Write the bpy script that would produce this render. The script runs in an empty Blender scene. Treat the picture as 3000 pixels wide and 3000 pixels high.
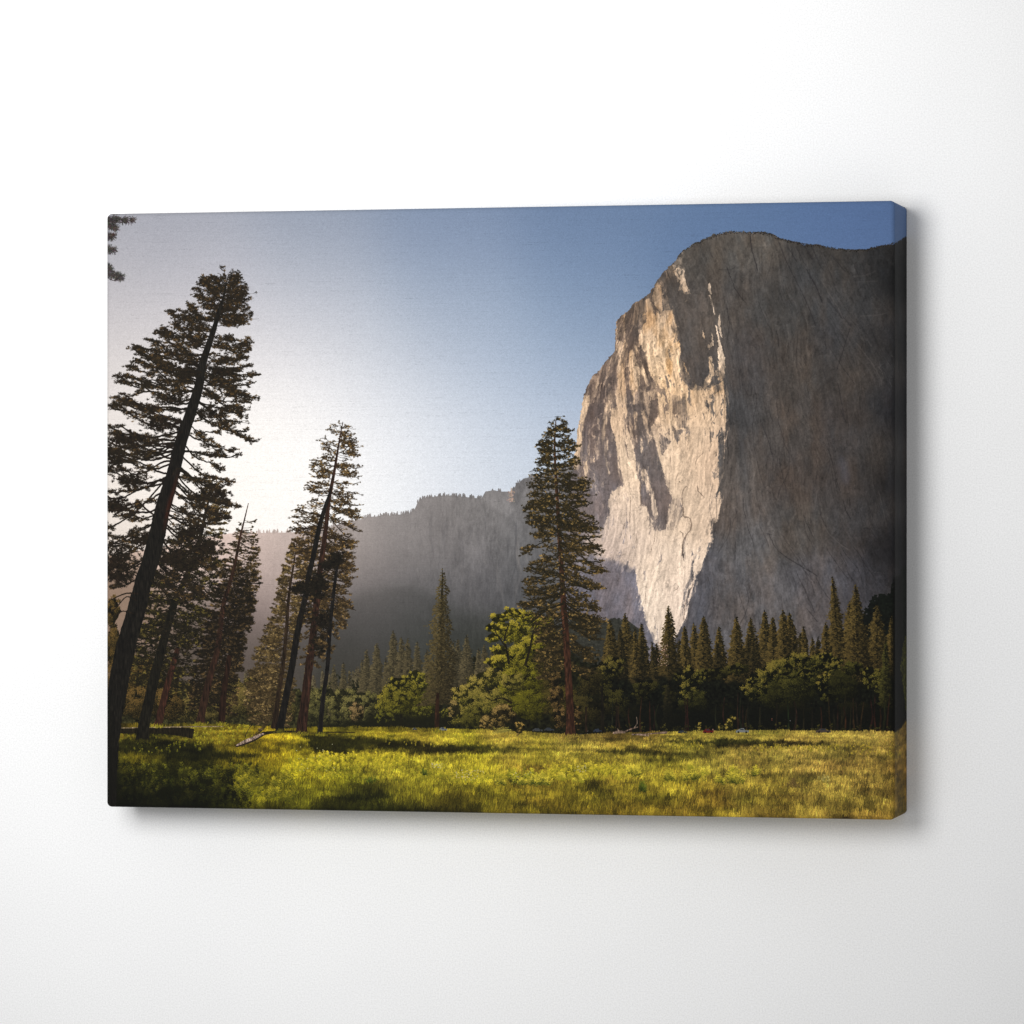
import bpy, bmesh, math
import numpy as np

# ------------------------------------------------------------------
# Sizes (metres).  The gallery-wrapped canvas hangs flat on a white wall.
# ------------------------------------------------------------------
H = 0.762
W = 1.3372 * H
D = 0.142 * H
FPX = 12434.0          # focal length in px of the 3000 px photograph

# ------------------------------------------------------------------
# The printed landscape: painted procedurally into one texture that is
# laid on the canvas (front width TW, right-hand wrap TD, height TH).
# ------------------------------------------------------------------
TW = 2400
TH = int(round(TW / 1.3372))
TD = int(round(TH * 0.142))
TT = TW + TD
RNG = np.random.default_rng(11)


def P(x, y):
    """traced point (px of the reference) -> position on the unrolled canvas"""
    x = np.asarray(x, float); y = np.asarray(y, float)
    t = (x - 1500.0) / FPX
    s = (7.154 * t + .6847) / (1.3014 + .3072 * t)
    z = 7.154 - .3072 * s
    q = (6.847 * t - .6167) / (.0327 - .1385 * t)
    q = np.clip(q, 0, 1.3)
    side = s > 1
    u = np.where(side, TW + q * TD, s * TW)
    z = np.where(side, 6.847 + .1385 * q, z)
    v = ((y - 1495.0) / FPX * z + .5) * TH
    return u, v


def unP(u, v):
    u = np.asarray(u, float); v = np.asarray(v, float)
    s = np.minimum(u, TW) / TW
    q = np.clip((u - TW) / TD, 0, 1.3)
    X = np.where(u > TW, .6167 + .0327 * q, -.6847 + 1.3014 * s)
    Z = np.where(u > TW, 6.847 + .1385 * q, 7.154 - .3072 * s)
    return X / Z * FPX + 1500.0, (v / TH - .5) / Z * FPX + 1495.0


VV, UU = np.mgrid[0:TH, 0:TT].astype(np.float32)
GX, GY = unP(UU, VV)
GX = GX.astype(np.float32); GY = GY.astype(np.float32)
IMG = np.zeros((TH, TT, 3), np.float32)


def c(r, g, b):
    return np.array([r, g, b], np.float32) / 255.0


def resize(a, h, w):
    """smooth (cubic-ish) upsample of a small grid"""
    ih, iw = a.shape[:2]
    y = np.linspace(0, ih - 1.001, h); x = np.linspace(0, iw - 1.001, w)
    y0 = y.astype(int); x0 = x.astype(int)
    fy = (y - y0); fx = (x - x0)
    fy = fy * fy * (3 - 2 * fy); fx = fx * fx * (3 - 2 * fx)
    fy = fy.astype(np.float32); fx = fx.astype(np.float32)
    if a.ndim == 3:
        fy = fy[:, None, None]; fx = fx[None, :, None]
    else:
        fy = fy[:, None]; fx = fx[None, :]
    y1 = np.minimum(y0 + 1, ih - 1); x1 = np.minimum(x0 + 1, iw - 1)
    top = a[y0][:, x0] * (1 - fx) + a[y0][:, x1] * fx
    bot = a[y1][:, x0] * (1 - fx) + a[y1][:, x1] * fx
    return top * (1 - fy) + bot * fy


def noise(h, w, sx, sy, octaves=3, gain=.5):
    out = np.zeros((h, w), np.float32); amp = 1.0; tot = 0
    for _ in range(octaves):
        gh = max(3, int(h / sy) + 3); gw = max(3, int(w / sx) + 3)
        g = RNG.standard_normal((gh, gw)).astype(np.float32)
        out += amp * resize(g, h, w); tot += amp * amp
        amp *= gain; sx = max(1.5, sx / 2); sy = max(1.5, sy / 2)
    return out / math.sqrt(tot) * 1.35


def blur(a, r):
    """three box blurs"""
    r = int(r)
    if r < 1:
        return a
    a = a.astype(np.float32)
    for _ in range(2):
        for ax in (0, 1):
            pad = [(0, 0)] * a.ndim; pad[ax] = (r + 1, r)
            b = np.cumsum(np.pad(a, pad, mode='edge'), axis=ax, dtype=np.float64)
            n = a.shape[ax]
            if ax == 0:
                a = ((b[2 * r + 1:2 * r + 1 + n] - b[:n]) / (2 * r + 1)).astype(np.float32)
            else:
                a = ((b[:, 2 * r + 1:2 * r + 1 + n] - b[:, :n]) / (2 * r + 1)).astype(np.float32)
    return a


def field(pts, sigma):
    """smooth colour / value field from (x, y, value...) control points"""
    st = 12
    gx = GX[::st, ::st]; gy = GY[::st, ::st]
    num = 0; den = 0
    for p in pts:
        w = np.exp(-((gx - p[0]) ** 2 + (gy - p[1]) ** 2) / (2 * sigma * sigma)) + 1e-9 / (
            1 + ((gx - p[0]) ** 2 + (gy - p[1]) ** 2) / sigma ** 2) ** 2
        v = np.array(p[2:], np.float32)
        num = num + w[..., None] * v; den = den + w
    f = (num / den[..., None]).astype(np.float32)
    f = resize(f, TH, TT)
    return f[..., 0] if f.shape[2] == 1 else f


def poly_win(pts, pad=1):
    """even-odd polygon mask in a window; returns (mask, row slice, column slice) or None"""
    pts = np.asarray(pts, float)
    px, py = P(pts[:, 0], pts[:, 1])
    x0 = max(0, int(px.min()) - pad); x1 = min(TT, int(px.max()) + 1 + pad)
    y0 = max(0, int(py.min()) - pad); y1 = min(TH, int(py.max()) + 1 + pad)
    if x1 <= x0 or y1 <= y0:
        return None
    xs = np.arange(x0, x1) + .5
    sub = np.zeros((y1 - y0, x1 - x0), bool)
    n = len(px)
    for i in range(n):
        ax, ay, bx, by = px[i], py[i], px[(i + 1) % n], py[(i + 1) % n]
        if ay == by:
            continue
        if ay > by:
            ax, ay, bx, by = bx, by, ax, ay
        r0 = max(y0, int(math.ceil(ay - .5))); r1 = min(y1, int(math.ceil(by - .5)))
        if r1 <= r0:
            continue
        yy = np.arange(r0, r1) + .5
        xc = ax + (yy - ay) * (bx - ax) / (by - ay)
        sub[r0 - y0:r1 - y0] ^= xs[None, :] > xc[:, None]
    return sub, slice(y0, y1), slice(x0, x1)


def poly_mask(pts):
    m = np.zeros((TH, TT), bool)
    w = poly_win(pts)
    if w:
        m[w[1], w[2]] = w[0]
    return m


_NZ = {}


def cached(key):
    """ready-made noise sheets for small fills"""
    if key not in _NZ:
        _NZ[key] = noise(TH, TT, *{'bark': (3, 16, 2), 'leaf': (6, 6, 3), 'fine': (5, 5, 2), 'lit': (4, 14, 2), 'gate': (17, 11, 3)}[key])
    return _NZ[key]


def fill(pts, col, amp=0, kind='leaf', soft=0, alpha=1.0, cut=None):
    """paint one polygon, working only inside its window"""
    w = poly_win(pts, pad=1 + soft * 3)
    if not w:
        return
    m, ys, xs = w
    m = m.astype(np.float32)
    if soft:
        m = blur(m, soft)
    if cut is not None:
        m = m * (cached('lit')[ys, xs] > cut)
    m = (m * alpha)[..., None]
    cl = np.asarray(col, np.float32)
    if amp:
        cl = cl * (1 + cached(kind)[ys, xs] * amp)[..., None]
    IMG[ys, xs] = IMG[ys, xs] * (1 - m) + cl * m


def add_mask(acc, pts, val, soft, op='max'):
    w = poly_win(pts, pad=1 + soft * 3)
    if not w:
        return
    m, ys, xs = w
    m = blur(m.astype(np.float32), soft) if soft else m.astype(np.float32)
    if op == 'max':
        acc[ys, xs] = np.maximum(acc[ys, xs], m * val)
    else:
        acc[ys, xs] = acc[ys, xs] * (1 - m) + val * m


def warp(a, dx, dy):
    yi = np.clip(VV + dy, 0, TH - 1).astype(np.int32)
    xi = np.clip(UU + dx, 0, TT - 1).astype(np.int32)
    return a[yi, xi]


def lay(mask, col):
    """composite a colour (field) with a 0..1 mask"""
    global IMG
    m = mask.astype(np.float32)[..., None]
    IMG = IMG * (1 - m) + col * m


_DISC = {}


def disc(r):
    k = round(r, 1)
    if k == .7 and k not in _DISC:
        _DISC[k] = np.array([(0, 0), (1, 0), (0, 1), (1, 1)])
    if k not in _DISC:
        n = int(math.ceil(k))
        o = [(dx, dy) for dy in range(-n, n + 1) for dx in range(-n, n + 1) if dx * dx + dy * dy <= k * k + .1]
        _DISC[k] = np.array(o)
    return _DISC[k]


def dots(x, y, r, col, mapped=False):
    """opaque little discs, the last one on top.  x, y, col arrays; r scalar"""
    if not mapped:
        x, y = P(x, y)
    o = disc(r)
    xi = (np.asarray(x)[:, None] + o[None, :, 0]).astype(int).ravel()
    yi = (np.asarray(y)[:, None] + o[None, :, 1]).astype(int).ravel()
    cc = np.repeat(np.asarray(col, np.float32), len(o), axis=0)
    ok = (xi >= 0) & (xi < TT) & (yi >= 0) & (yi < TH)
    IMG[yi[ok], xi[ok]] = np.clip(cc[ok], 0, 1)


def strokes(x0, y0, x1, y1, r, col, bend=0, col2=None):
    """many short strokes; every argument an array (photo px)"""
    n = len(x0)
    if not n:
        return
    ax, ay = P(x0, y0); bx, by = P(x1, y1)
    ln = np.hypot(bx - ax, by - ay)
    m = max(2, int(np.percentile(ln, 95) / .9) + 1)
    t = np.linspace(0, 1, m)[None, :]
    nx = -(by - ay)[:, None]; ny = (bx - ax)[:, None]
    bb = (np.asarray(bend) * np.ones(n))[:, None] * 4 * t * (1 - t)
    X = ax[:, None] + (bx - ax)[:, None] * t + nx * bb
    Y = ay[:, None] + (by - ay)[:, None] * t + ny * bb
    cc = np.repeat(col[:, None, :], m, axis=1)
    if col2 is not None:
        cc = cc * (1 - t[..., None]) + col2[:, None, :] * t[..., None]
    dots(X.ravel(), Y.ravel(), r, cc.reshape(-1, 3), mapped=True)


def path_poly(pts):
    """tapered ribbon polygon from (x, y, width) nodes in photo px"""
    p = np.array(pts, float)
    d = np.gradient(p[:, :2], axis=0)
    d /= np.linalg.norm(d, axis=1)[:, None] + 1e-6
    n = np.stack([-d[:, 1], d[:, 0]], 1) * (p[:, 2:3] / 2)
    return np.vstack([p[:, :2] + n, (p[:, :2] - n)[::-1]])


def smooth_path(pts, step=14):
    """Catmull-Rom resample"""
    p = np.array(pts, float)
    q = np.vstack([2 * p[0] - p[1], p, 2 * p[-1] - p[-2]])
    out = []
    for i in range(1, len(q) - 2):
        n = max(2, int(np.hypot(*(q[i + 1, :2] - q[i, :2])) / step))
        for k in range(n):
            t = k / n
            out.append(.5 * ((2 * q[i]) + (-q[i - 1] + q[i + 1]) * t + (2 * q[i - 1] - 5 * q[i] + 4 * q[i + 1] - q[i + 2]) * t * t
                             + (-q[i - 1] + 3 * q[i] - 3 * q[i + 1] + q[i + 2]) * t ** 3))
    out.append(p[-1])
    return np.array(out)


def jit(col, n, amt=.12, hue=.03):
    k = 1 + RNG.standard_normal((n, 1)) * amt
    return np.clip(np.asarray(col) * k + RNG.standard_normal((n, 3)) * hue * np.asarray(col), 0, 1).astype(np.float32)


# ---------------------------------------------------------------- sky
def paint_sky():
    global IMG
    S = [(311, 640, 146, 150, 170), (500, 640, 132, 142, 168), (900, 630, 116, 134, 166), (1300, 620, 98, 124, 166), (1700, 600, 84, 114, 160),
         (2200, 600, 74, 106, 156), (2600, 590, 66, 98, 152), (311, 850, 178, 174, 186), (600, 850, 172, 172, 188), (900, 850, 158, 168, 190),
         (1300, 850, 128, 150, 184), (1700, 850, 100, 130, 172), (2100, 700, 84, 116, 162), (2500, 700, 80, 112, 164), (311, 1050, 200, 193, 196),
         (600, 1050, 210, 204, 208), (850, 1050, 205, 205, 214), (1150, 1050, 178, 188, 206), (1450, 1050, 150, 170, 200),
         (1700, 1050, 128, 154, 190), (311, 1250, 226, 214, 208), (600, 1250, 243, 236, 234), (850, 1280, 240, 238, 240), (1100, 1280, 218, 222, 232),
         (1400, 1280, 190, 202, 222), (1650, 1250, 160, 180, 210), (350, 1450, 240, 226, 214), (600, 1450, 250, 244, 238),
         (850, 1450, 248, 246, 246), (1100, 1450, 232, 236, 242), (1350, 1400, 212, 220, 232), (1600, 1380, 192, 206, 224), (700, 1550, 250, 240, 232),
         (400, 1650, 215, 190, 172)]
    IMG[:] = field(S, 150) / 255.
    glow = np.exp(-(((GX - 740) / 250) ** 2 + ((GY - 1400) / 250) ** 2))[..., None] * .35
    IMG = IMG * (1 - glow) + glow * c(242, 238, 231)
    lum = IMG.mean(axis=2, keepdims=True)
    sat = np.clip(.60 + (GX - 700) / 1800 * .24, .55, .82)[..., None]
    dimk = (.925 + .05 * np.clip((GX - 500) / 1500, 0, 1))[..., None]  # left sky printed dimmer to offset the lamp's stronger light there
    IMG = (lum + (IMG - lum) * sat) * dimk + c(3, 1, -2)


# ------------------------------------------------------- far mountains
def paint_ridge():
    global IMG
    line = [(250, 1640), (480, 1600), (634, 1566), (684, 1562), (743, 1561), (874, 1559), (960, 1545), (1045, 1524), (1085, 1514), (1166, 1508), (1203, 1503),
            (1214, 1492), (1222, 1474), (1236, 1461), (1290, 1452), (1363, 1456), (1410, 1461), (1421, 1440), (1446, 1436), (1464, 1440), (1497, 1440),
            (1508, 1426), (1522, 1412), (1533, 1402), (1573, 1393), (1700, 1350)]
    la = np.array(line, float)
    m = poly_mask(line + [(1760, 2100), (250, 2100)])
    C = [(560, 1600, 214, 190, 176), (700, 1580, 205, 184, 174), (760, 1680, 168, 148, 140), (850, 1590, 192, 174, 164), (960, 1600, 158, 146, 140), (860, 1700, 128, 115, 111), (700, 1800, 112, 98, 94),
         (1050, 1560, 146, 138, 134), (1050, 1680, 112, 105, 103), (1050, 1800, 84, 80, 80), (1000, 1900, 66, 64, 64),
         (1230, 1500, 126, 120, 118), (1230, 1600, 116, 111, 109), (1230, 1750, 84, 82, 83), (1250, 1900, 56, 57, 54),
         (1400, 1490, 112, 108, 106), (1400, 1620, 104, 100, 100), (1400, 1750, 78, 76, 78), (1400, 1900, 52, 54, 48),
         (1550, 1450, 116, 112, 112), (1550, 1600, 92, 92, 92), (1550, 1750, 74, 74, 76), (1700, 1600, 92, 88, 90), (600, 1900, 82, 72, 64), (400, 1800, 130, 108, 92),
         (760, 1950, 76, 68, 62), (1000, 1980, 58, 55, 46), (1600, 1950, 42, 42, 34)]
    col = field(C, 85) / 255.
    st = noise(TH, TT, 9, 60, 4, .7); cl = noise(TH, TT, 60, 90, 4, .6)
    fade = np.clip((GX - 1050) / 350, .25, 1.0)
    diag = noise(TH, TT, 26, 26, 4, .75)
    k = 1 + (st * .018 + cl * .022 + diag * .018 + noise(TH, TT, 4, 14, 3, .7) * .03) * fade
    col = col * k[..., None]
    # light grey scar low on the slope and the darker wooded apron under it
    apron = blur(poly_mask([(1040, 1740), (1140, 1716), (1210, 1712), (1275, 1745), (1340, 1790), (1440, 1800), (1560, 1800), (1560, 2100), (900, 2100), (960, 1800)]).astype(np.float32), 14)
    col = col * (1 - .14 * apron[..., None]) + apron[..., None] * c(2, 4, 0) * .3
    scar = blur(poly_mask([(1130, 1712), (1200, 1702), (1210, 1712), (1150, 1722)]).astype(np.float32), 6) * .10
    col = col + scar[..., None] * .2
    lay(m, col)
    for i in range(110):
        x = RNG.uniform(1225, 1640); y = RNG.uniform(1475, 1720)
        if y < np.interp(x, la[:, 0], la[:, 1]) + 12:
            continue
        h_ = RNG.uniform(25, 130); w_ = RNG.uniform(2, 11)
        p = smooth_path([(x, y, .5), (x + RNG.normal(0, 5), y + h_ * .4, w_), (x + RNG.normal(2, 8), y + h_, .5)], 12)
        dk_ = RNG.random() < .62
        fill(path_poly(p), c(58, 57, 60) if dk_ else c(150, 142, 136), soft=1, alpha=RNG.uniform(.08, .26) * (1 if dk_ else .7) * np.clip((x - 1150) / 300, .3, 1))
    # the two small crags on the skyline
    for pl, a in (([(1421, 1440), (1497, 1440), (1520, 1470), (1500, 1520), (1440, 1490), (1415, 1462)], 1.06),
                  ([(1497, 1440), (1533, 1402), (1560, 1400), (1530, 1440), (1512, 1490), (1495, 1480)], .90)):
        mm = blur(poly_mask(pl).astype(np.float32), 3)[..., None]
        IMG = IMG * (1 + (a - 1) * mm)
    n = 60
    x = RNG.normal(1498, 5, n); y = 1440 + RNG.random(n) * 30
    dots(x, y, 1.5, jit(c(150, 128, 116), n, .1))
    # tiny firs along the crest
    for i in range(len(la) - 1):
        x0, y0 = la[i]; x1, y1 = la[i + 1]
        if abs(y1 - y0) > 3 * abs(x1 - x0) * .6 or x0 < 640:
            continue
        big = 2.2 if x0 < 880 and x0 > 740 else 1.0
        n = int(abs(x1 - x0) / (6.5 if big > 1 else 3.2))
        if 1420 < x0 < 1470 or x0 > 1510:
            n = n // 4
        for _ in range(n):
            t = RNG.random(); x = x0 + (x1 - x0) * t; y = y0 + (y1 - y0) * t
            h = RNG.uniform(4, 11) * (1.25 if big > 1 else 1)
            hw = h * RNG.uniform(.18, .3) * (1.2 if big > 1 else 1)
            u, v = P(x, y)
            uu = int(np.clip(u, 3, TT - 4)); vv = int(np.clip(v + 4, 3, TH - 4))
            base = IMG[vv, uu] * RNG.uniform(.9, 1.0)
            k = 26
            tt = np.sqrt(RNG.random(k))
            dots(x + RNG.uniform(-1, 1, k) * hw * tt, y - h + h * tt * 1.15, 1.2, np.repeat(base[None], k, 0))


# ----------------------------------------------------- the great cliff
A = lambda pts: [(1680 + x / 4., 700 + y / 4.) for x, y in pts]
B = lambda pts: [(1680 + x / 4., 1143 + y / 4.) for x, y in pts]
CZ = lambda pts: [(1700 + x / 4., 1580 + y / 4.) for x, y in pts]

CLIFF = [(1640, 1860), (1655, 1700), (1660, 1560), (1668, 1440), (1684, 1329), (1691, 1272), (1700, 1204), (1711, 1152), (1734, 1101), (1759, 1078), (1782, 1050), (1799, 1027), (1801, 1000), (1802, 970),
         (1804, 942), (1813, 930), (1838, 908), (1862, 885), (1884, 872), (1902, 856), (1920, 828), (1942, 799), (1958, 782), (1976, 765), (1986, 750), (2001, 734), (2030, 714), (2050, 705),
         (2090, 688), (2118, 681), (2147, 677), (2190, 680), (2226, 679), (2255, 683), (2283, 697), (2317, 706), (2357, 714), (2390, 717), (2420, 722), (2477, 730), (2534, 731),
         (2568, 722), (2602, 716), (2636, 705), (2647, 696), (2660, 690), (2670, 2000), (1900, 2000), (1700, 1900)]


def lic(angle, grain, steps, seed_scale):
    """noise smeared along a direction field -> streaks that follow the rock"""
    n = noise(TH, TT, grain, grain * seed_scale, 2, .6)
    dx = np.sin(angle); dy = np.cos(angle)
    acc = n.copy()
    for sgn in (1, -1):
        x = UU.copy(); y = VV.copy()
        for i in range(steps):
            xi = np.clip(x, 0, TT - 1).astype(np.int32); yi = np.clip(y, 0, TH - 1).astype(np.int32)
            x = x + sgn * dx[yi, xi] * 2.0; y = y + sgn * dy[yi, xi] * 2.0
            acc += n[np.clip(y, 0, TH - 1).astype(np.int32), np.clip(x, 0, TT - 1).astype(np.int32)]
    acc -= acc.mean()
    return acc / acc.std()


def trace_psi(angle):
    """sideways coordinate that stays constant along the rock's own grain"""
    st = 8
    t = np.tan(angle)[::st, ::st]
    h, w = t.shape
    X, Y = np.meshgrid(np.arange(w, dtype=np.float32), np.arange(h, dtype=np.float32))
    x = X.copy(); y = Y.copy()
    ref = h * .55
    for _ in range(int(h * .6)):
        d = np.clip(ref - y, -1, 1)
        xi = np.clip(x, 0, w - 1).astype(int); yi = np.clip(y, 0, h - 1).astype(int)
        x = x + t[yi, xi] * d * .85; y = y + d
    return resize(x * st, TH, TT)


def facets(psi, w, h, slope, x0=1350):
    """broken slabs stretched along the grain: per-slab value, joint distance and seed offset"""
    a = (psi[:, x0:] / w + noise(TH, TT, 22, 34, 3)[:, x0:] * .35).astype(np.float32)
    b = (VV[:, x0:] / h + noise(TH, TT, 26, 26, 3)[:, x0:] * .22 + a * .37).astype(np.float32)
    ia = np.floor(a).astype(np.int32); ib = np.floor(b).astype(np.int32)
    N = 1 << 16
    ja = RNG.random(N).astype(np.float32); jb = RNG.random(N).astype(np.float32); val = RNG.standard_normal(N).astype(np.float32)
    gx = RNG.standard_normal(N).astype(np.float32)
    d1 = np.full(a.shape, 9, np.float32); d2 = d1.copy(); best = np.zeros(a.shape, np.int32); oa = np.zeros_like(a); ob = np.zeros_like(a)
    for da in (-1, 0, 1):
        for db in (-1, 0, 1):
            k = ((ia + da) * 73856093 ^ (ib + db) * 19349663) & (N - 1)
            xa = ia + da + ja[k] - a; xb = ib + db + jb[k] - b
            d = xa * xa + xb * xb
            nb = d < d1
            d2 = np.where(nb, d1, np.minimum(d2, d))
            d1 = np.where(nb, d, d1); best = np.where(nb, k, best); oa = np.where(nb, xa, oa); ob = np.where(nb, xb, ob)
    v = np.zeros((TH, TT), np.float32); e = np.ones((TH, TT), np.float32); du = np.zeros((TH, TT), np.float32); dv = du.copy()
    v[:, x0:] = val[best] * .7 - gx[best] * oa * 1.1 - oa * .6
    e[:, x0:] = np.sqrt(d2) - np.sqrt(d1)
    dv[:, x0:] = (ob - oa * .37) * h * .8
    du[:, x0:] = oa * w + slope[:, x0:] * dv[:, x0:]
    return v, e, du, dv


def paint_cliff():
    global IMG
    wob = noise(TH, TT, 10, 10, 3, .6)
    cm = warp(poly_mask(CLIFF).astype(np.float32), wob * 1.2, noise(TH, TT, 9, 9, 3) * 1.6)
    # flow direction of cracks and water streaks (tangent dx/dy)
    F = [(1750, 1000, -.5), (1720, 1250, -.12), (1760, 1500, .02), (1820, 950, -.35), (1850, 1150, .10), (1830, 1350, .22), (1880, 850, .35), (1930, 1000, .28), (1990, 1100, .42), (1960, 1250, .18),
         (1900, 1450, .05), (1900, 1700, .05), (2000, 1400, -.22), (2060, 1200, -.12), (2080, 1500, -.30), (2010, 1650, -.22), (1800, 1620, -.45), (1750, 1750, -.5),
         (2050, 800, .30), (2100, 1000, .22), (2150, 1200, .08), (2150, 1450, .14), (2200, 1700, .12), (2250, 750, .2), (2350, 850, .40), (2300, 1050, .16), (2350, 1300, .22), (2400, 1450, .16),
         (2350, 1650, .42), (2450, 800, .55), (2550, 900, .9), (2500, 1100, .30), (2550, 1300, .28), (2500, 1450, .15), (2550, 1600, .9), (2450, 1750, .6), (2640, 1200, .0), (2640, 800, -.4)]
    ang = np.arctan(field([(x, y, a) for x, y, a in F], 75)) + noise(TH, TT, 70, 110, 2) * .10
    s1 = lic(ang, 3, 16, 2.0)
    s2 = lic(ang, 9, 26, 2.0)
    s3 = lic(ang, 24, 34, 2.2)
    s4 = lic(ang, 6, 30, 1.6)
    bl = noise(TH, TT, 40, 60, 5, .65)
    psi = trace_psi(ang); tg_ = np.tan(ang)
    f1, e1, u1, v1 = facets(psi, 46, 130, tg_)
    f2, e2, u2, v2 = facets(psi, 17, 62, tg_)
    f3, e3, u3, v3 = facets(psi, 7, 26, tg_)
    fac = f1 * .5 + f2 * .8 + f3 * .8
    joint = np.clip(1 - e1 / .05, 0, 1) * .5 * (bl > -.4) + np.clip(1 - e2 / .10, 0, 1) * .8 * (f1 > .1) + np.clip(1 - e3 / .14, 0, 1) * .12
    global FACETS
    FACETS = (fac, joint)
    fine = noise(TH, TT, 4, 5, 2)
    # relief lighting: sun from the left, so brightness follows the sideways slope
    relief = blur(s2 * 2 + s1 * .8 + s3 * 3 + bl * 4 + noise(TH, TT, 12, 16, 4, .7) * 1.6, 1)
    gx = np.roll(relief, 1, 1) - np.roll(relief, -1, 1)
    gy = np.roll(relief, 1, 0) - np.roll(relief, -1, 0)
    slope = -(gx + .35 * gy); slope /= slope.std()
    slope = np.clip(slope, -2.2, 2.2)

    # --- shaded rock colour
    SH = [(1740, 1110, 96, 80, 72), (1760, 1200, 92, 80, 76), (1760, 1350, 104, 92, 88), (1760, 1470, 116, 106, 106), (1740, 1600, 118, 110, 112), (1780, 1700, 110, 104, 110), (1700, 1780, 104, 98, 104),
          (1820, 1000, 88, 74, 66), (1900, 900, 86, 74, 66), (1900, 1200, 98, 84, 76), (1930, 1450, 106, 94, 90), (1960, 1350, 104, 94, 90), (1980, 850, 80, 73, 68), (2050, 770, 74, 69, 64), (2050, 900, 78, 71, 66),
          (2060, 1000, 82, 75, 70), (2040, 1090, 78, 72, 69), (2150, 720, 74, 70, 66), (2150, 850, 66, 62, 60), (2170, 1050, 60, 57, 58), (2160, 1250, 64, 62, 63), (2150, 1400, 74, 71, 71), (2130, 1500, 76, 70, 68),
          (2200, 1600, 82, 79, 80), (2120, 1700, 80, 78, 82), (2250, 1750, 84, 80, 82), (2300, 900, 58, 56, 55), (2320, 1050, 64, 58, 54), (2300, 1250, 68, 61, 57), (2320, 1400, 66, 59, 56), (2350, 1550, 70, 66, 64),
          (2400, 1700, 78, 76, 82), (2420, 750, 54, 53, 53), (2400, 850, 56, 56, 58), (2450, 1000, 54, 53, 55), (2520, 850, 52, 51, 52), (2500, 1100, 56, 52, 50), (2480, 1250, 56, 52, 52), (2440, 1400, 60, 54, 52),
          (2500, 1550, 56, 53, 54), (2520, 1700, 60, 58, 64), (2590, 760, 42, 41, 42), (2590, 950, 50, 48, 49), (2590, 1050, 50, 48, 49), (2590, 1150, 52, 50, 51), (2590, 1250, 52, 50, 50), (2590, 1350, 52, 49, 48), (2590, 1500, 48, 46, 47), (2590, 1600, 44, 42, 45), (2590, 1680, 38, 37, 41),
          (2625, 800, 16, 17, 20), (2630, 1000, 14, 15, 18), (2630, 1200, 16, 16, 21), (2632, 1400, 18, 18, 22), (2632, 1600, 12, 12, 16), (2650, 800, 12, 14, 16), (2650, 1200, 10, 11, 18), (2650, 1600, 5, 6, 9)]
    sh = field(SH, 46) / 255.
    dk = np.clip((GX - 2060) / 60, 0, 1)[..., None]
    lm = sh.mean(axis=2, keepdims=True)
    sh = sh * (1 - dk) + dk * (lm + (sh - lm) * .7) * 1.10 * np.array([1.03, 1.0, .965], np.float32)
    brown = np.clip(noise(TH, TT, 45, 110, 4, .6), -1.5, 1.8)
    bs = noise(TH, TT, 14, 22, 4, .7)
    sh = sh * (1 + (s3 * .012 + s2 * .016 + s1 * .020 + s4 * .012 + bl * .03 + bs * .030 + slope * .03 + fine * .03 + fac * .050 - joint * .15)[..., None])
    sh = sh * (1 + brown[..., None] * np.array([.018, .0, -.018], np.float32))
    # --- lit rock colour
    LT = [(1700, 1250, 204, 172, 140), (1830, 1000, 190, 158, 128), (1900, 880, 170, 140, 112), (1920, 1000, 218, 184, 148), (1960, 1080, 228, 192, 152), (1850, 1200, 206, 172, 140), (1860, 1350, 220, 190, 160), (2000, 1140, 212, 172, 130),
          (2060, 1150, 206, 172, 138), (2050, 1250, 216, 184, 152), (2090, 1350, 212, 178, 148), (2000, 1350, 218, 188, 158), (1990, 1500, 216, 188, 160), (2060, 1500, 214, 184, 156), (1880, 1500, 222, 194, 168),
          (1800, 1560, 206, 182, 164), (1780, 1620, 186, 164, 152), (1900, 1650, 230, 204, 180), (2000, 1650, 228, 202, 178), (1920, 1780, 234, 212, 190), (1990, 1780, 226, 200, 180), (2090, 760, 205, 180, 155), (2110, 1000, 215, 190, 165)]
    lt = field(LT, 55) / 255.
    lq = lt.mean(axis=2, keepdims=True); lt = (lq + (lt - lq) * .9) * .955
    och = np.clip(noise(TH, TT, 26, 70, 3), 0, 2) * np.exp(-(((GX - 1960) / 170) ** 2 + ((GY - 1020) / 190) ** 2))
    lt = lt * (1 + (slope * (.045 + .03 * np.clip((1450 - GY) / 450, 0, 1)) + s1 * .010 + s2 * .010 + bs * .014 + bl * .015 + fine * .018 + fac * (.03 + .04 * np.clip((1500 - GY) / 500, 0, 1)) - joint * (.17 + .15 * np.clip((1500 - GY) / 500, 0, 1)))[..., None])
    lt = lt - och[..., None] * c(5, 10, 15)

    # --- which parts catch the sun (value = how much)
    L = np.zeros((TH, TT), np.float32)

    def put(pl, v, soft=0):
        nonlocal L
        add_mask(L, pl, v, soft, 'mix')

    # half-lit crumbly shoulder of the left skyline
    put(A([(0, 1932), (110, 1932), (200, 1600), (440, 1370), (520, 1240), (480, 1100), (510, 930), (730, 730), (900, 600), (1150, 280), (1260, 160), (1290, 130), (1310, 200), (1180, 420), (1060, 520), (1080, 640),
           (1140, 820), (1200, 960), (1210, 1120), (1250, 1400), (1380, 1640), (1390, 1932)]), .22)
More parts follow.
